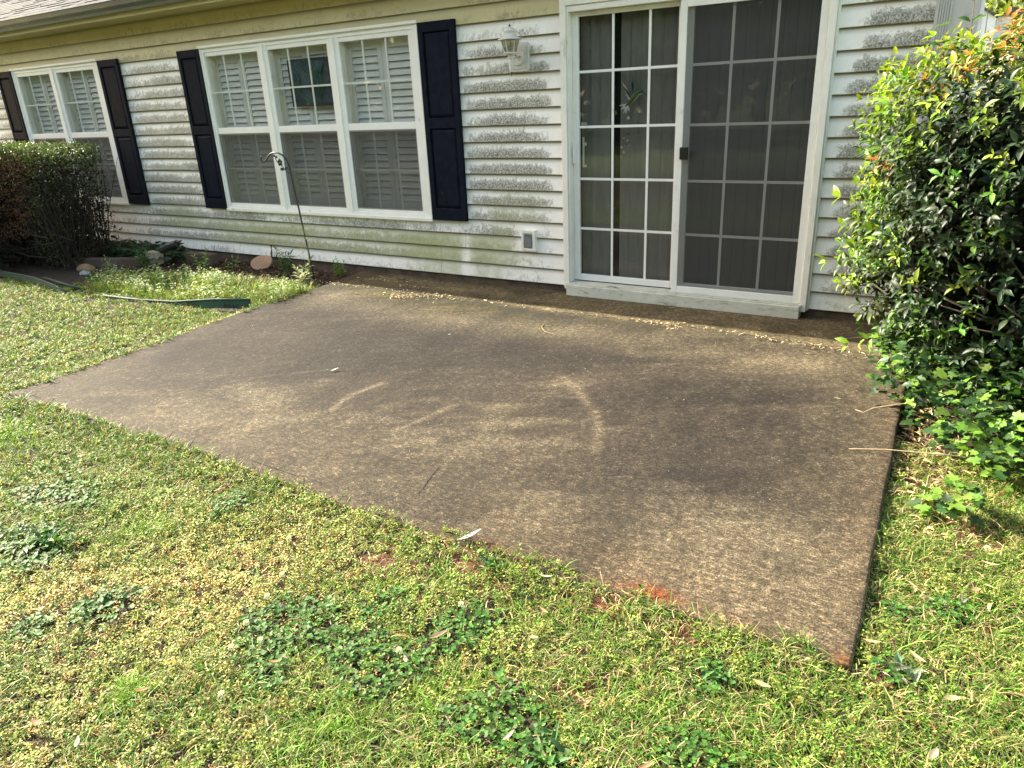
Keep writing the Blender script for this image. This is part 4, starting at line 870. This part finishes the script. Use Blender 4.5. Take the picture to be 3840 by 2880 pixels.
# ---- the big evergreen shrub on the right
def big_shrub():
    e = empty('evergreen_shrub', (3.3, -.95, -.05), 'large glossy evergreen shrub with toothed leaves at the right edge of the patio', 'shrub')
    c = np.array([3.62, -.88, .88]); rad = np.array([1.30, .66, .88])
    S = Scatter(); T = MB()
    def surf(n, lo, hi):
        d = rdir(n); lump = .90 + .22 * (fbm(d[:, 0] * 2.6 + 5, d[:, 2] * 2.6 + d[:, 1] * 2.2, 501, 3))
        r = RNG.uniform(lo, hi, n) * lump * (np.abs(d) ** 3.2).sum(1) ** (-1 / 3.2)
        P = c + d * rad * r[:, None]; low = sst(.62 - P[:, 2], 0, .6); P[:, 0] += .26 * low * sst(3.2 - P[:, 0], 0, .6); return P, d
    def sprigs(P, D, k, Lr, colf, stem=.14, wr=.40):
        n = len(P); st = RNG.uniform(.6, 1.2, n) * stem; a0 = RNG.uniform(0, 6.28, n); ref = nrm(np.cross(D, np.array([.1, .2, 1.]))); r2 = np.cross(D, ref)
        col = colf(P)
        for j in range(k):
            t = (j + .5) / k if j < k - 3 else 1.0; a = a0 + j * 2.4; spread = .95 if t < 1 else .7
            U = nrm(D * (1 - spread * .55) + (ref * np.cos(a)[:, None] + r2 * np.sin(a)[:, None]) * spread + RNG.normal(0, .12, (n, 3))); 
            U[:, 2] -= .10
            Q = P + D * (st * t)[:, None]; Nn = D * .8 + np.array([0, 0, .7]) + RNG.normal(0, .25, (n, 3))
            L = RNG.uniform(*Lr, n); S.add(T_LEAF, Q, U, Nn, L, L * wr * RNG.uniform(.85, 1.15, n), np.clip(col * (1 + RNG.normal(0, .2, (n, 1))), .005, .9))
        return st
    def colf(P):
        n = len(P); h = P[:, 2]; left = sst(-P[:, 0], -2.62, -2.22)  # sun and shade put into leaf colour: left side brighter, body darker
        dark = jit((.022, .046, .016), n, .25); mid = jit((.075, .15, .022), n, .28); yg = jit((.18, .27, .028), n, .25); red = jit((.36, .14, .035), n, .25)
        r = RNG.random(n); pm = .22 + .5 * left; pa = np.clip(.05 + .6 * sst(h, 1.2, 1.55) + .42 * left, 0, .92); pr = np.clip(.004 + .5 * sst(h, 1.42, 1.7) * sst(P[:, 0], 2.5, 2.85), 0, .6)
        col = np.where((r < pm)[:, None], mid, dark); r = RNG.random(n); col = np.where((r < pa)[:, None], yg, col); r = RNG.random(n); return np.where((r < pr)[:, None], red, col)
    P, d = surf(2900, .84, 1.02); ok = (P[:, 2] > .10) & ~((P[:, 1] > -.12)) ; P = P[ok]; d = d[ok]
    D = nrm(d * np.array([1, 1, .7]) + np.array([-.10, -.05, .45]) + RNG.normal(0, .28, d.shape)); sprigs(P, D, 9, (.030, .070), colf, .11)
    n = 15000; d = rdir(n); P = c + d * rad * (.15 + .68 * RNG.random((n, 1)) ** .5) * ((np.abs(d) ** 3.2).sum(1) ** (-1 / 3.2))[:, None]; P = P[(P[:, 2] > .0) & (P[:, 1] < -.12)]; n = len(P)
    S.add(T_LEAF, P, rdir(n), rdir(n), RNG.uniform(.07, .11, n), RNG.uniform(.035, .05, n), jit((.010, .017, .007), n, .3))  # inner leaves near-black, the shrub's deep shade painted into them
    P, d = surf(1500, .55, .86); ok = (P[:, 2] > .05) & (P[:, 1] < -.1); P = P[ok]; d = d[ok]; sprigs(P, nrm(d + RNG.normal(0, .5, d.shape)), 7, (.05, .085), lambda P: jit((.014, .028, .010), len(P), .3))  # inner sprigs darkened the same way, shade in the leaf colour
    # small upright reddish new growth on top
    P, d = surf(1500, .95, 1.06); ok = (P[:, 2] > 1.45); P = P[ok]; d = d[ok]
    sprigs(P, nrm(d + np.array([0, 0, .9]) + RNG.normal(0, .3, d.shape)), 6, (.02, .042), lambda P: np.where((RNG.random(len(P)) < .10 + .5 * sst(P[:, 0], 2.5, 2.85))[:, None], jit((.36, .18, .045), len(P), .25), jit((.26, .28, .05), len(P), .25)), .07, .36)
    # shoots that stick out of the outline
    pr = np.array([.07, 0, 0]) + np.array([(2.30, -.9, .96), (2.26, -.9, .66), (2.32, -.9, .83), (2.48, -.9, 1.5), (2.36, -.9, 1.12), (2.42, -.92, 1.33), (2.40, -1.0, .42), (2.35, -.95, .55), (2.62, -.9, 1.62), (2.30, -.85, .72), (2.44, -1.1, .3)])
    dv = nrm(np.array([(-1, -.1, .15), (-1, -.15, -.12), (-1, 0, .05), (-.6, -.1, .8), (-.9, 0, .35), (-.8, 0, .5), (-.9, -.3, -.3), (-1, -.2, -.05), (-.3, 0, 1), (-1, .1, .0), (-.9, -.4, -.2)]))
    sprigs(pr, dv, 11, (.055, .09), lambda P: jit((.17, .27, .045), len(P), .15), .17); stem_tubes(T, pr - dv * .2, dv, [.38] * len(pr), .004)
    for (bx, by, bz, h) in ((2.54, -.9, 1.42, .28), (2.645, -.9, 1.45, .44)):
        T.tube([(bx + .03, by, bz), (bx + .01, by, bz + h * .5), (bx, by, bz + h)], [.004, .003, .002], 5)
        for q in (.55, .8, 1.0):
            for s_ in (-1, 1):
                S.add(T_LEAF, np.array([[bx, by, bz + h * q]]), np.array([[s_ * .9, -.2, .45]]), np.array([[-.3 * s_, -.6, .7]]), .065, .034, jit((.09, .17, .03), 1, .2))
    S.build('foliage', LEAF, e)
    for k in range(46):
        a = random.uniform(0, 6.28); el = random.uniform(.15, 1.2); dd = Vector((math.cos(a) * math.cos(el), math.sin(a) * math.cos(el), math.sin(el)))
        if dd.y > .3: dd.y *= -1
        base = Vector((3.25 + random.uniform(-.18, .18), -.85 + random.uniform(-.12, .12), -.03)); end = Vector((3.3 + dd.x * 1.0, -.93 + dd.y * .72, .35 + dd.z * 1.1)); mid = base.lerp(end, .5) + Vector((random.uniform(-.12, .12), random.uniform(-.1, .1), .12))
        T.tube([base, mid, end], [random.uniform(.009, .018), .007, .003], 6)
    T.build('branch', BARK, e, smooth=True)
big_shrub()
def ivy():
    S = Scatter(); n = 8600; x, y = ground_pts(n, 2.42, 4.6, -2.45, -.45)
    edge = -1.60 - .50 * sst(x, 2.62, 3.0) + .10 * np.sin(x * 7) + .12 * (fbm(x * 5, y * 5, 66) - .5)
    k = (y > edge) & ((x > 2.66) | ((y > -1.45) & (x > 2.47 + .08 * np.sin(y * 9)))) ; k |= (np.hypot((x - 2.88) / .11, (y + 2.30) / .10) < 1)
    k &= RNG.random(n) < .85; x = x[k]; y = y[k]; n = len(x)
    hm = .05 + .30 * sst(y, -2.0, -1.35) + .12 * sst(x, 2.6, 3.2) - .14 * sst(2.75 - x, 0, .3); hh = RNG.random(n) ** .6 * np.clip(hm, .03, .5) + .025
    P = np.stack([x, y, np.where(in_slab(x, y), slab_top(y), ground_z(x, y)) + hh], 1)
    a = RNG.uniform(0, 6.28, n); el = RNG.uniform(-.5, .3, n); U = np.stack([np.cos(a) * np.cos(el), np.sin(a) * np.cos(el), np.sin(el)], 1)
    Nn = np.array([-.15, -.35, 1.]) + RNG.normal(0, .35, (n, 3)); L = RNG.uniform(.032, .066, n)
    yng = ((RNG.random(n) < .30 + .45 * sst(-y, 1.6, 2.1)) & (hh > .3 * hm))[:, None]
    S.add(T_IVY, P, U, Nn, L, L * .95, np.where(yng, jit((.13, .25, .035), n, .25), jit((.030, .070, .020), n, .25)))
    q = MB()
    o = S.build('ivy', LEAF); tag(o, 'bright green ivy spreading at the foot of the evergreen shrub', 'ivy', kind='stuff')
    S = Scatter(); n = 650; x, y = ground_pts(n, -6.2, -4.75, -.62, -.02); k = y > -.62 + .25 * sst(-x, 5.3, 6.0) * 0; x = x[k]; y = y[k]; n = len(x)
    P = np.stack([x, y, ground_z(x, y) + .02 + RNG.random(n) * .16 * (1 - .5 * sst(x, -5.2, -4.8))], 1); a = RNG.uniform(0, 6.28, n)
    S.add(T_IVY, P, np.stack([np.cos(a), np.sin(a), RNG.uniform(-.5, .3, n)], 1), np.array([0, -.35, 1.]) + RNG.normal(0, .35, (n, 3)), RNG.uniform(.05, .09, n), RNG.uniform(.05, .08, n), jit((.035, .07, .028), n, .25))
    tag(S.build('ivy', LEAF), 'dark shaded ivy growing behind the timber border', 'ivy', kind='stuff')
ivy()
# ---- hedge on the left
def hedge():
    e = empty('boxwood_hedge', (-6.7, -.85, 0), 'clipped boxwood hedge half bare with a browned dead side under the left window', 'hedge')
    S = Scatter(); D_ = Scatter(); T = MB()
    def front(x): return -1.22 - .34 * sst(-x, 6.1, 6.7)
    def small(P, k, Lr, col, Sx):
        n = len(P)
        for j in range(k):
            U = rdir(n, .3); Sx.add(T_DIAM, P + RNG.normal(0, .018, (n, 3)), U, rdir(n, .8), RNG.uniform(*Lr, n), RNG.uniform(*Lr, n) * .6, jit(col, n, .25))
    # top skin
    n = 9000; x = RNG.uniform(-8.6, -5.58, n); y = RNG.uniform(-1.6, -.33, n); k = (y > front(x)) & (RNG.random(n) < .35 + .9 * fbm(x * 3, y * 3, 31, 3)) & (x < -5.58 - .25 * sst(np.abs(y + .75), .25, .5)); x, y = x[k], y[k]; n = len(x)
    z = 1.37 - .12 * sst(x, -6.0, -5.55) - .10 * fbm(x * 3, y * 3, 3) - RNG.random(n) ** 2 * .13; P = np.stack([x, y, z], 1)
    small(P, 6, (.012, .022), (.07, .10, .035), S)
    # front and end: leafy only near the top, sparse below
    n = 5200; x = RNG.uniform(-8.4, -5.5, n); y = front(x) + RNG.random(n) * .12; z = 1.34 - RNG.random(n) ** 1.7 * 1.2
    k = RNG.random(n) < np.clip(1.25 - 2.9 * (1.33 - z), .03, 1) * np.where(fbm(x * 2.2, z * 2.5, 44) > .40, 1, .25); P = np.stack([x, y, z], 1)[k & (x > -6.5)]; small(P, 4, (.014, .026), (.07, .11, .035), S)
    n = 1900; y = RNG.uniform(-1.2, -.35, n); z = 1.30 - RNG.random(n) ** 1.3 * 1.25; x = -5.66 - RNG.random(n) * .25 + .12 * sst(z, .6, 1.2) + .1 * (fbm(y * 5, z * 5, 8) - .5)
    k = RNG.random(n) < .75; P = np.stack([x, y, z], 1)[k]; small(P, 3, (.014, .026), (.055, .09, .035), S)
    S.build('foliage', LEAF, e)
    # browned dead foliage
    n = 5200; x = RNG.uniform(-8.6, -5.65, n); z = RNG.uniform(.35, 1.27, n); y = front(x) + RNG.random(n) * .3; k = (fbm(x * 1.7, z * 2.1, 17, 3) + .30 * sst(-x, 5.45, 6.1) > .50); P = np.stack([x, y, z], 1)[k]
    small(P, 5, (.014, .028), (.15, .075, .04), D_); D_.build('dead_foliage', DRYL, e)
    # dark inner twigs
    for k in range(430):
        x = random.uniform(-8.3, -5.35); y0 = random.uniform(-1.05, -.5); lean = Vector((random.uniform(-.35, .35), random.uniform(-.35, .2), 1)).normalized(); h = random.uniform(.75, 1.3)
        p = Vector((min(x, -5.74), y0, 0)); T.tube([p, p + lean * h * .45 + Vector((random.uniform(-.06, .06), random.uniform(-.05, .05), 0)), p + lean * h], [random.uniform(.004, .010), .005, .002], 4, cap=False)
    for k in range(60):
        x = random.uniform(-8, -5.4); y0 = random.uniform(-1.3, -.7); p = Vector((x, y0, random.uniform(.15, .5))); d = Vector((random.uniform(-1, 1), random.uniform(-.4, .1), random.uniform(-.1, .5))).normalized()
        T.tube([p, p + d * .2, p + d * .42 + Vector((0, 0, .06))], [.006, .004, .002], 4, cap=False)
    T.build('branch', simple('dark_twig', (.028, .020, .015), .9), e)
    I = Scatter(); n = 15000; P = np.stack([RNG.uniform(-8.5, -5.6, n), RNG.uniform(-1.12, -.42, n), RNG.uniform(.05, 1.28, n)], 1); n = 15000; P = np.concatenate([P, np.stack([RNG.uniform(-8.6, -6.3, n), RNG.uniform(-1.60, -1.0, n), RNG.uniform(.05, 1.32, n)], 1)]); small(P, 2, (.025, .045), (.016, .014, .010), I); I.build('inner_leaves', DRYL, e)  # core leaves coloured near-black to paint the hedge's inner shade
hedge()
# ---- single weeds and flowers
def weed(name, label, loc, h, n, L, wr, col, kind='leafy', cat='weed'):
    h *= 1.3; L *= 1.25
    e = empty(name, loc, label, cat, 'weeds growing in the bed by the house'); S = Scatter(); T = MB(); p0 = np.array(loc)
    for s_ in range(n):
        a = random.uniform(0, 6.28); lean = Vector((math.cos(a) * .35, math.sin(a) * .35, 1)).normalized(); hh = h * random.uniform(.6, 1); b = Vector(loc) + Vector((random.gauss(0, .02), random.gauss(0, .02), 0)); tip = b + lean * hh
        T.tube([b, b.lerp(tip, .5) + Vector((0, 0, hh * .06)), tip], [.0035, .0025, .0015], 5)
        k = 9 if kind == 'leafy' else 16
        for j in range(k):
            t = .2 + .8 * (j + 1) / k; q = b.lerp(tip, t); aa = j * 2.4 + s_; el = .35 if t < .9 else .8
            U = np.array([[math.cos(aa) * math.cos(el), math.sin(aa) * math.cos(el), math.sin(el)]]); S.add(T_LEAF, np.array([list(q)]), U, np.array([[random.gauss(0, .2), random.gauss(0, .2), 1.]]), L * random.uniform(.6, 1.1) * (1.1 - .5 * t), L * wr * random.uniform(.7, 1.1) * (1.1 - .5 * t), jit(col, 1, .18))
    S.build('foliage', GRASS, e); T.build('stem', simple('green_stem', (.12, .17, .05), .6), e)
weed('leafy_weed', 'upright pale green leafy weed right of the split log', (-4.18, -.43, -.02), .20, 3, .075, .38, (.26, .36, .10))
weed('leafy_weed', 'small pale green weed left of the tan clay disc', (-3.80, -.33, -.02), .17, 3, .055, .36, (.26, .35, .10))
weed('feathery_weed', 'dark feathery weed with ferny leaves left of the shepherd hook', (-3.02, -.28, -.02), .27, 7, .08, .22, (.07, .13, .04), 'fern')
weed('leafy_weed', 'tall pale weed with thin flowering stalks at the foot of the shepherd hook', (-2.55, -.50, -.02), .22, 6, .09, .30, (.33, .38, .22))
weed('feathery_weed', 'bright feathery weed beside the back left corner of the patio', (-2.42, -.14, -.02), .17, 7, .06, .2, (.14, .24, .04), 'fern')
weed('leafy_weed', 'broad dark green weed growing in front of the tan block', (-4.83, -.66, -.02), .22, 5, .10, .3, (.08, .15, .05))
weed('leafy_weed', 'weed clump with small whitish leaves in front of the timber border', (-5.0, -.95, -.02), .17, 8, .035, .4, (.30, .36, .18))
q = empty('flower_stalk', (-2.47, -.46, 0), 'thin wiry seed stalk rising above the pale weed', 'weed'); T = MB()
T.tube([(-2.50, -.47, 0), (-2.47, -.47, .25), (-2.455, -.47, .42), (-2.50, -.47, .56)], [.0022, .0018, .0015, .001], 5).tube([(-2.55, -.47, 0), (-2.53, -.47, .2), (-2.55, -.47, .33)], [.002, .0015, .001], 5); T.build('stem', simple('stalk', (.28, .27, .12), .7), q)
for pp in ((-2.50, -.47, .56), (-2.48, -.47, .50), (-2.46, -.47, .44), (-2.55, -.47, .33), (-2.54, -.47, .30)):
    S = Scatter(); S.add(T_LEAF, np.repeat(np.array([pp]), 3, 0), rdir(3, .3), rdir(3, .5), .02, .010, jit((.3, .28, .15), 3)); S.build('seed_head', DRYL, q)
# broad-leaved rosettes in the lawn
for i, (x, y, s_, lab) in enumerate([(2.05, -4.06, .085, 'broad dandelion rosette in the foreground lawn'), (1.47, -3.455, .045, 'small dark rosette at the front edge of the patio'), (2.36, -3.60, .05, 'dark green rosette below the front right corner of the patio'), (2.80, -3.33, .06, 'dark grey-green weed just right of the front corner of the patio'), (2.78, -3.03, .05, 'green rosette near the right edge of the slab'), (2.93, -2.93, .06, 'silvery green weed clump right of the slab'), (-.18, -4.15, .10, 'dark clumped weed at the left edge of the lawn'), (.40, -4.28, .07, 'blue-green weed clump beside the yellowed patch')]):
    e = empty('lawn_weed', (x, y, float(ground_z(x, y))), lab, 'weed', 'broad-leaved weeds in the lawn'); S = Scatter(); n = 26; a = RNG.uniform(0, 6.28, n); el = RNG.uniform(.05, .9, n)
    sil = (i in (5, 3)); colr = (.17, .21, .13) if sil else (.055, .13, .035)
    P = np.stack([x + RNG.normal(0, s_ * .35, n), y + RNG.normal(0, s_ * .35, n), np.full(n, float(ground_z(x, y)) + .012)], 1)
    S.add(T_LEAF, P, np.stack([np.cos(a) * np.cos(el), np.sin(a) * np.cos(el), np.sin(el)], 1), np.array([0, 0, 1.]) + RNG.normal(0, .2, (n, 3)), RNG.uniform(.5, 1.1, n) * s_, RNG.uniform(.18, .32, n) * s_, jit(colr, n, .2)); S.build('foliage', GRASS, e)
fl = [(.88, -3.88), (.93, -3.99), (.98, -4.12), (1.08, -4.15), (1.03, -4.22), (1.54, -3.71), (1.50, -3.98), (3.01, -2.57), (.72, -3.70), (1.16, -4.36)]
proto = None; WHITE = simple('clover_petal', (.72, .72, .62), .6)
for i, (x, y) in enumerate(fl):
    z = float(ground_z(x, y))
    if proto is None:
        e = empty('clover_flower', (x, y, z), 'small white clover blossom standing in the weedy lawn', 'flower', 'white clover blossoms'); S = Scatter(); d = rdir(60, .5)
        S.add(T_DIAM, np.array([x, y, z + .055]) + d * .004, d, rdir(60), .0085, .004, jit((.74, .74, .62), 60, .08)); S.build('petals', GRASS, e); MB().tube([(x, y, z), (x + .003, y, z + .03), (x, y, z + .053)], .0012, 5).build('stem', simple('flower_stem', (.12, .2, .05), .6), e); proto = e
    else:
        e = proto.copy(); C.objects.link(e); e.location = (x, y, z)
        for ch in proto.children: c2 = ch.copy(); C.objects.link(c2); c2.parent = e
# ---- single fallen leaves
def leaf_obj(name, label, loc, L, W, az, colr, group, curl=.25, tilt=.15, cat='fallen leaf'):
    L *= .66 if group == gl else .85; W *= .6; colr = (colr[0] * .46, colr[1] * .41, colr[2] * .33) if group == gl else tuple(c * .55 for c in colr)
    n = 9; V = []; F = []; ca, sa = math.cos(az), math.sin(az)
    for i in range(n):
        t = i / (n - 1); w_ = W * .5 * math.sin(math.pi * min(1, t * .96 + .02)) ** .8; u = (t - .5) * L
        for s_ in (-1, -.5, 0, .5, 1):
            v = s_ * w_; z = .004 + curl * L * (2 * t - 1) ** 2 * .35 + abs(s_) * w_ * .45 + tilt * L * t
            V.append((loc[0] + u * ca - v * sa, loc[1] + u * sa + v * ca, loc[2] + z))
    for i in range(n - 1):
        for j in range(4): a = i * 5 + j; F.append((a, a + 1, a + 6, a + 5))
    me = bpy.data.meshes.new(name); me.from_pydata(V, [], F); me.update(); at = me.color_attributes.new('Col', 'FLOAT_COLOR', 'POINT'); at.data.foreach_set('color', np.tile(np.array([*colr, 1], np.float32), len(V)))
    for p_ in me.polygons: p_.use_smooth = True
    me.materials.append(DRYL); o = bpy.data.objects.new(name, me); C.objects.link(o); tag(o, label, cat, group); return o
gp = 'dry leaves lying on the patio'; gl = 'dry leaves lying on the lawn'
st = lambda x, y: (x, y, float(slab_top(y)) + .001)
leaf_obj('fallen_leaf', 'large curled whitish leaf standing at the front edge of the patio', st(1.345, -3.375), .105, .034, .75, (.78, .76, .72), gp, .3, .35)
leaf_obj('fallen_leaf', 'oval white leaf alone on the dark left half of the patio', st(-.48, -2.22), .062, .03, 1.15, (.82, .80, .70), gp)
leaf_obj('fallen_leaf', 'small white leaf near the middle of the patio', st(-.23, -1.33), .03, .015, .2, (.78, .76, .68), gp)
leaf_obj('fallen_leaf', 'curled tan leaf on the mossy left part of the patio', st(-1.70, -.70), .06, .03, .3, (.42, .34, .2), gp, .6)
leaf_obj('fallen_leaf', 'dark rolled leaf lying in the shade strip by the wall', st(-1.60, -.18), .15, .045, -.1, (.13, .095, .07), gp, .5)
leaf_obj('fallen_leaf', 'brown curled leaf at the edge of the wall shadow', st(-.88, -.40), .09, .03, -.15, (.2, .14, .08), gp, .6)
leaf_obj('fallen_leaf', 'tan twisted leaf beside the leaf drift at the crack', st(-1.0, -.51), .11, .035, .5, (.5, .4, .22), gp, .6)
leaf_obj('fallen_leaf', 'pale leaf under the left end of the door sill', st(-.04, -.10), .075, .02, -.1, (.62, .52, .4), gp)
leaf_obj('fallen_leaf', 'pale slim leaf tucked under the middle of the door sill', st(.98, -.13), .07, .014, 0, (.62, .56, .42), gp)
leaf_obj('fallen_leaf', 'slim yellow-green leaf near the right side of the patio', st(2.34, -1.42), .05, .014, -.5, (.5, .55, .2), gp)
for i, (x, y, L, W, az, cc, lab) in enumerate([(1.56, -3.86, .10, .028, .9, (.38, .27, .22), 'dull mauve-brown leaf beside the clover patch'), (1.53, -3.99, .075, .02, -.7, (.8, .76, .6), 'pale bent leaf with a white blossom next to it'), (2.48, -3.60, .085, .028, -.35, (.66, .55, .32), 'long tan leaf in the lawn below the front right corner'),
        (2.84, -3.28, .10, .026, -.85, (.66, .52, .34), 'tan pointed leaf right of the front corner of the patio'), (2.93, -3.40, .06, .035, .3, (.62, .5, .36), 'broad pale brown leaf near the right side of the lawn'), (2.90, -3.62, .055, .03, 1.2, (.66, .56, .46), 'curled pinkish leaf near the bottom right'), (2.58, -3.95, .045, .028, .4, (.45, .28, .18), 'brown leaf stub at the bottom of the lawn'),
        (1.82, -3.72, .05, .022, .1, (.74, .7, .45), 'short pale yellow leaf in the middle of the lawn'), (1.79, -3.60, .085, .018, -.5, (.5, .34, .16), 'slim orange-brown leaf below the patio edge'), (.94, -4.46, .075, .022, .5, (.45, .2, .09), 'rust brown leaf in the lower left lawn'), (.79, -4.68, .08, .03, .1, (.42, .22, .12), 'wide brown leaf near the bottom left corner'), (.95, -4.66, .08, .02, -.6, (.72, .7, .6), 'whitish slim leaf near the bottom left corner'),
        (1.95, -4.08, .06, .02, 1.2, (.76, .74, .62), 'whitish upright leaf in the centre foreground'), (1.19, -4.19, .07, .016, .3, (.5, .27, .1), 'rusty narrow leaf left of the dark clover'), (2.08, -3.88, .05, .02, 1.0, (.42, .3, .2), 'grey-brown leaf near the bare soil hollow'), (2.72, -3.27, .075, .02, -.05, (.72, .62, .4), 'cream leaf at the tip of the front right slab corner'), (1.72, -3.46, .09, .014, .0, (.74, .72, .6), 'thin cream leaf just below the patio front edge'),
        (2.98, -2.83, .05, .03, .4, (.5, .36, .26), 'crumpled brown leaf in the grass right of the slab'), (3.02, -2.65, .09, .02, -.4, (.72, .66, .45), 'pale straw-coloured leaf in the grass right of the slab'), (2.30, -4.00, .07, .02, .8, (.55, .33, .2), 'reddish tan leaf in the bottom centre of the lawn')]):
    leaf_obj('fallen_leaf', lab, (x, y, float(ground_z(x, y)) + .035), L, W, az, cc, gl, .35, .2)
# twigs
def twig(label, pts, r, group='dry twigs beside the patio'):
    q = MB(); q.tube(pts, [r * (1 - .6 * i / (len(pts) - 1)) for i in range(len(pts))], 5); tag(q.build('twig', TWIG, smooth=True), label, 'twig', group)
twig('long pale twig reaching from the ivy over the right patio edge', [(2.98, -1.93, .06), (2.80, -1.96, .055), (2.62, -1.98, .045), (2.53, -1.985, .03), (2.475, -1.985, .018)], .0035)
twig('bent double twig pointing onto the patio from the ivy', [(2.72, -1.45, .09), (2.62, -1.50, .075), (2.52, -1.53, .05), (2.48, -1.56, .03), (2.44, -1.52, .022)], .0035)
twig('short upright pale stick in the leaf litter right of the slab', [(2.79, -2.30, -.03), (2.795, -2.2, .0), (2.80, -2.10, .02)], .004)
twig('curved pale stem lying on the middle of the patio', [(.27, -.85, .03), (.29, -.92, .03), (.36, -1.0, .029), (.5, -1.06, .028)], .0028)
twig('broken stem crossing the seams near the shaded drift', [(-1.95, -.10, .04), (-1.8, -.16, .04), (-1.68, -.15, .04)], .003)

# ---- trees: behind the house on the right, and across the yard (seen in the glass)
def crown_mesh(n, col, seed, size):
    g_ = np.random.default_rng(seed); S = Scatter(); nb = 26; cen = nrm(g_.normal(size=(nb, 3))) * (g_.random((nb, 1)) ** .45) * .72
    idx = g_.integers(0, nb, n); d = nrm(g_.normal(size=(n, 3))); P = cen[idx] + d * (.20 + .16 * g_.random((n, 1))); U = nrm(g_.normal(size=(n, 3)) + np.array([0, 0, -.2])); Nn = nrm(d + g_.normal(0, .5, (n, 3)) + np.array([0, 0, .5]))
    sh = (.65 + .7 * g_.random(nb))[idx][:, None]; S.add(T_LEAF, P, U, Nn, size * (.6 + .8 * g_.random(n)), size * .55 * (.7 + .6 * g_.random(n)), np.clip(np.array(col) * sh * (1 + g_.normal(0, .2, (n, 1))), .005, .9)); return S
def tree(name, label, loc, R, h, col, n, seed, size, group):
    e = empty(name, loc, label, 'tree', group); S = crown_mesh(n, col, seed, size); o = S.build('crown', LEAF, None); o.parent = e; o.location = (0, 0, h); o.scale = (R, R, R * 1.05)
    T = MB(); x, y, z = loc; T.tube([(x, y, z - .2), (x + .1, y, z + h * .4), (x - .05, y + .1, z + h * .9)], [.24, .18, .10], 10)
    for k in range(5): a = k * 1.3; T.tube([(x, y, z + h * .6), (x + math.cos(a) * R * .35, y + math.sin(a) * R * .35, z + h * .95), (x + math.cos(a) * R * .6, y + math.sin(a) * R * .6, z + h * 1.15)], [.10, .06, .03], 6)
    T.build('trunk', BARK, e, smooth=True); return e
tree('leafy_tree', 'sunlit light green tree beyond the neighbouring roof at the top right', (4.6, 33, 0), 4.6, 4.6, (.15, .20, .05), 9000, 1, .075, 'trees behind the house')
tree('leafy_tree', 'darker green tree standing further right behind the first', (9.5, 30, 0), 4.4, 4.2, (.10, .15, .04), 6000, 2, .085, 'trees behind the house')
for i, (x, y, R, h, c_) in enumerate([(-15, -19, 4.8, 4.6, (.06, .10, .03)), (-8, -22, 5.2, 5.2, (.05, .085, .025)), (-1, -21, 5, 4.8, (.065, .10, .03)), (6, -23, 5.4, 5.4, (.05, .08, .025)), (13, -20, 5, 4.8, (.07, .11, .03)), (20, -22, 5.2, 5, (.05, .085, .025)), (-23, -17, 5, 5, (.055, .09, .03)), (-32, -15, 5.6, 5.0, (.05, .085, .03)), (-42, -17, 6.4, 5.6, (.06, .09, .03)), (-12, -26, 5.4, 5.5, (.05, .08, .03)), (2.5, -25, 5.6, 5.6, (.045, .075, .025)), (-5, -27, 5.6, 6.4, (.05, .08, .028)), (-27, -24, 6, 6, (.045, .08, .028))]):
    tree('yard_tree', ['second tree from the left across the yard, broad and mid green', 'third tree from the left across the yard, dark and tall', 'fourth yard tree, centre of the row behind the lawn', 'fifth yard tree, the tallest dark one', 'sixth yard tree, lighter green', 'rightmost dark yard tree', 'yard tree third from the far left end of the row', 'second yard tree from the far left, wide and rounded', 'largest yard tree at the far left end', 'back row yard tree between the two tall dark ones at left', 'back row yard tree behind the centre of the lawn', 'tallest back row yard tree, left of centre', 'back row yard tree towards the far left'][i], (x, y, -.1), R * 1.22, h, c_, 12000, 40 + i, .066, 'trees across the yard')
# neighbouring house glimpsed past the corner
nb_ = empty('neighbor_house', (0, 25, 0), 'distant white gabled house glimpsed past the right corner of the wall', 'house')
WN = simple('neighbor_wall', (.62, .63, .68), .7); RN = simple('neighbor_roof', (.06, .06, .065), .9)
q = MB(); q.prism([(-3.0, 0), (2.66, 0), (2.66, 3.15), (2.05, 3.58), (-.5, 5.3), (-3.0, 3.6)], 22, 28, lambda u, v, w_: (u, w_, v)); q.build('wall', WN, nb_)
q = MB(); q.prism([(2.12, 3.60), (2.66, 3.24), (2.66, 3.17), (2.05, 3.55), (-.5, 5.27), (-3.2, 3.5), (-3.2, 3.6), (-.5, 5.36)], 21.9, 28.2, lambda u, v, w_: (u, w_, v)); q.build('roof', RN, nb_)
q = MB(); q.prism([(2.62, 2.6), (3.05, 2.75), (3.10, 3.24), (2.70, 3.22)], 22.3, 23.2, lambda u, v, w_: (u, w_, v)); q.build('dormer_wall', WN, nb_)
q = MB(); q.prism([(2.62, 3.22), (3.32, 3.20), (3.12, 3.42), (2.74, 3.38)], 22.2, 23.3, lambda u, v, w_: (u, w_, v)); q.build('dormer_roof', RN, nb_)
MB().box(2.12, 2.19, 21.93, 21.99, 0, 6.0).build('pole', simple('pale_pole', (.7, .72, .76), .5), nb_)
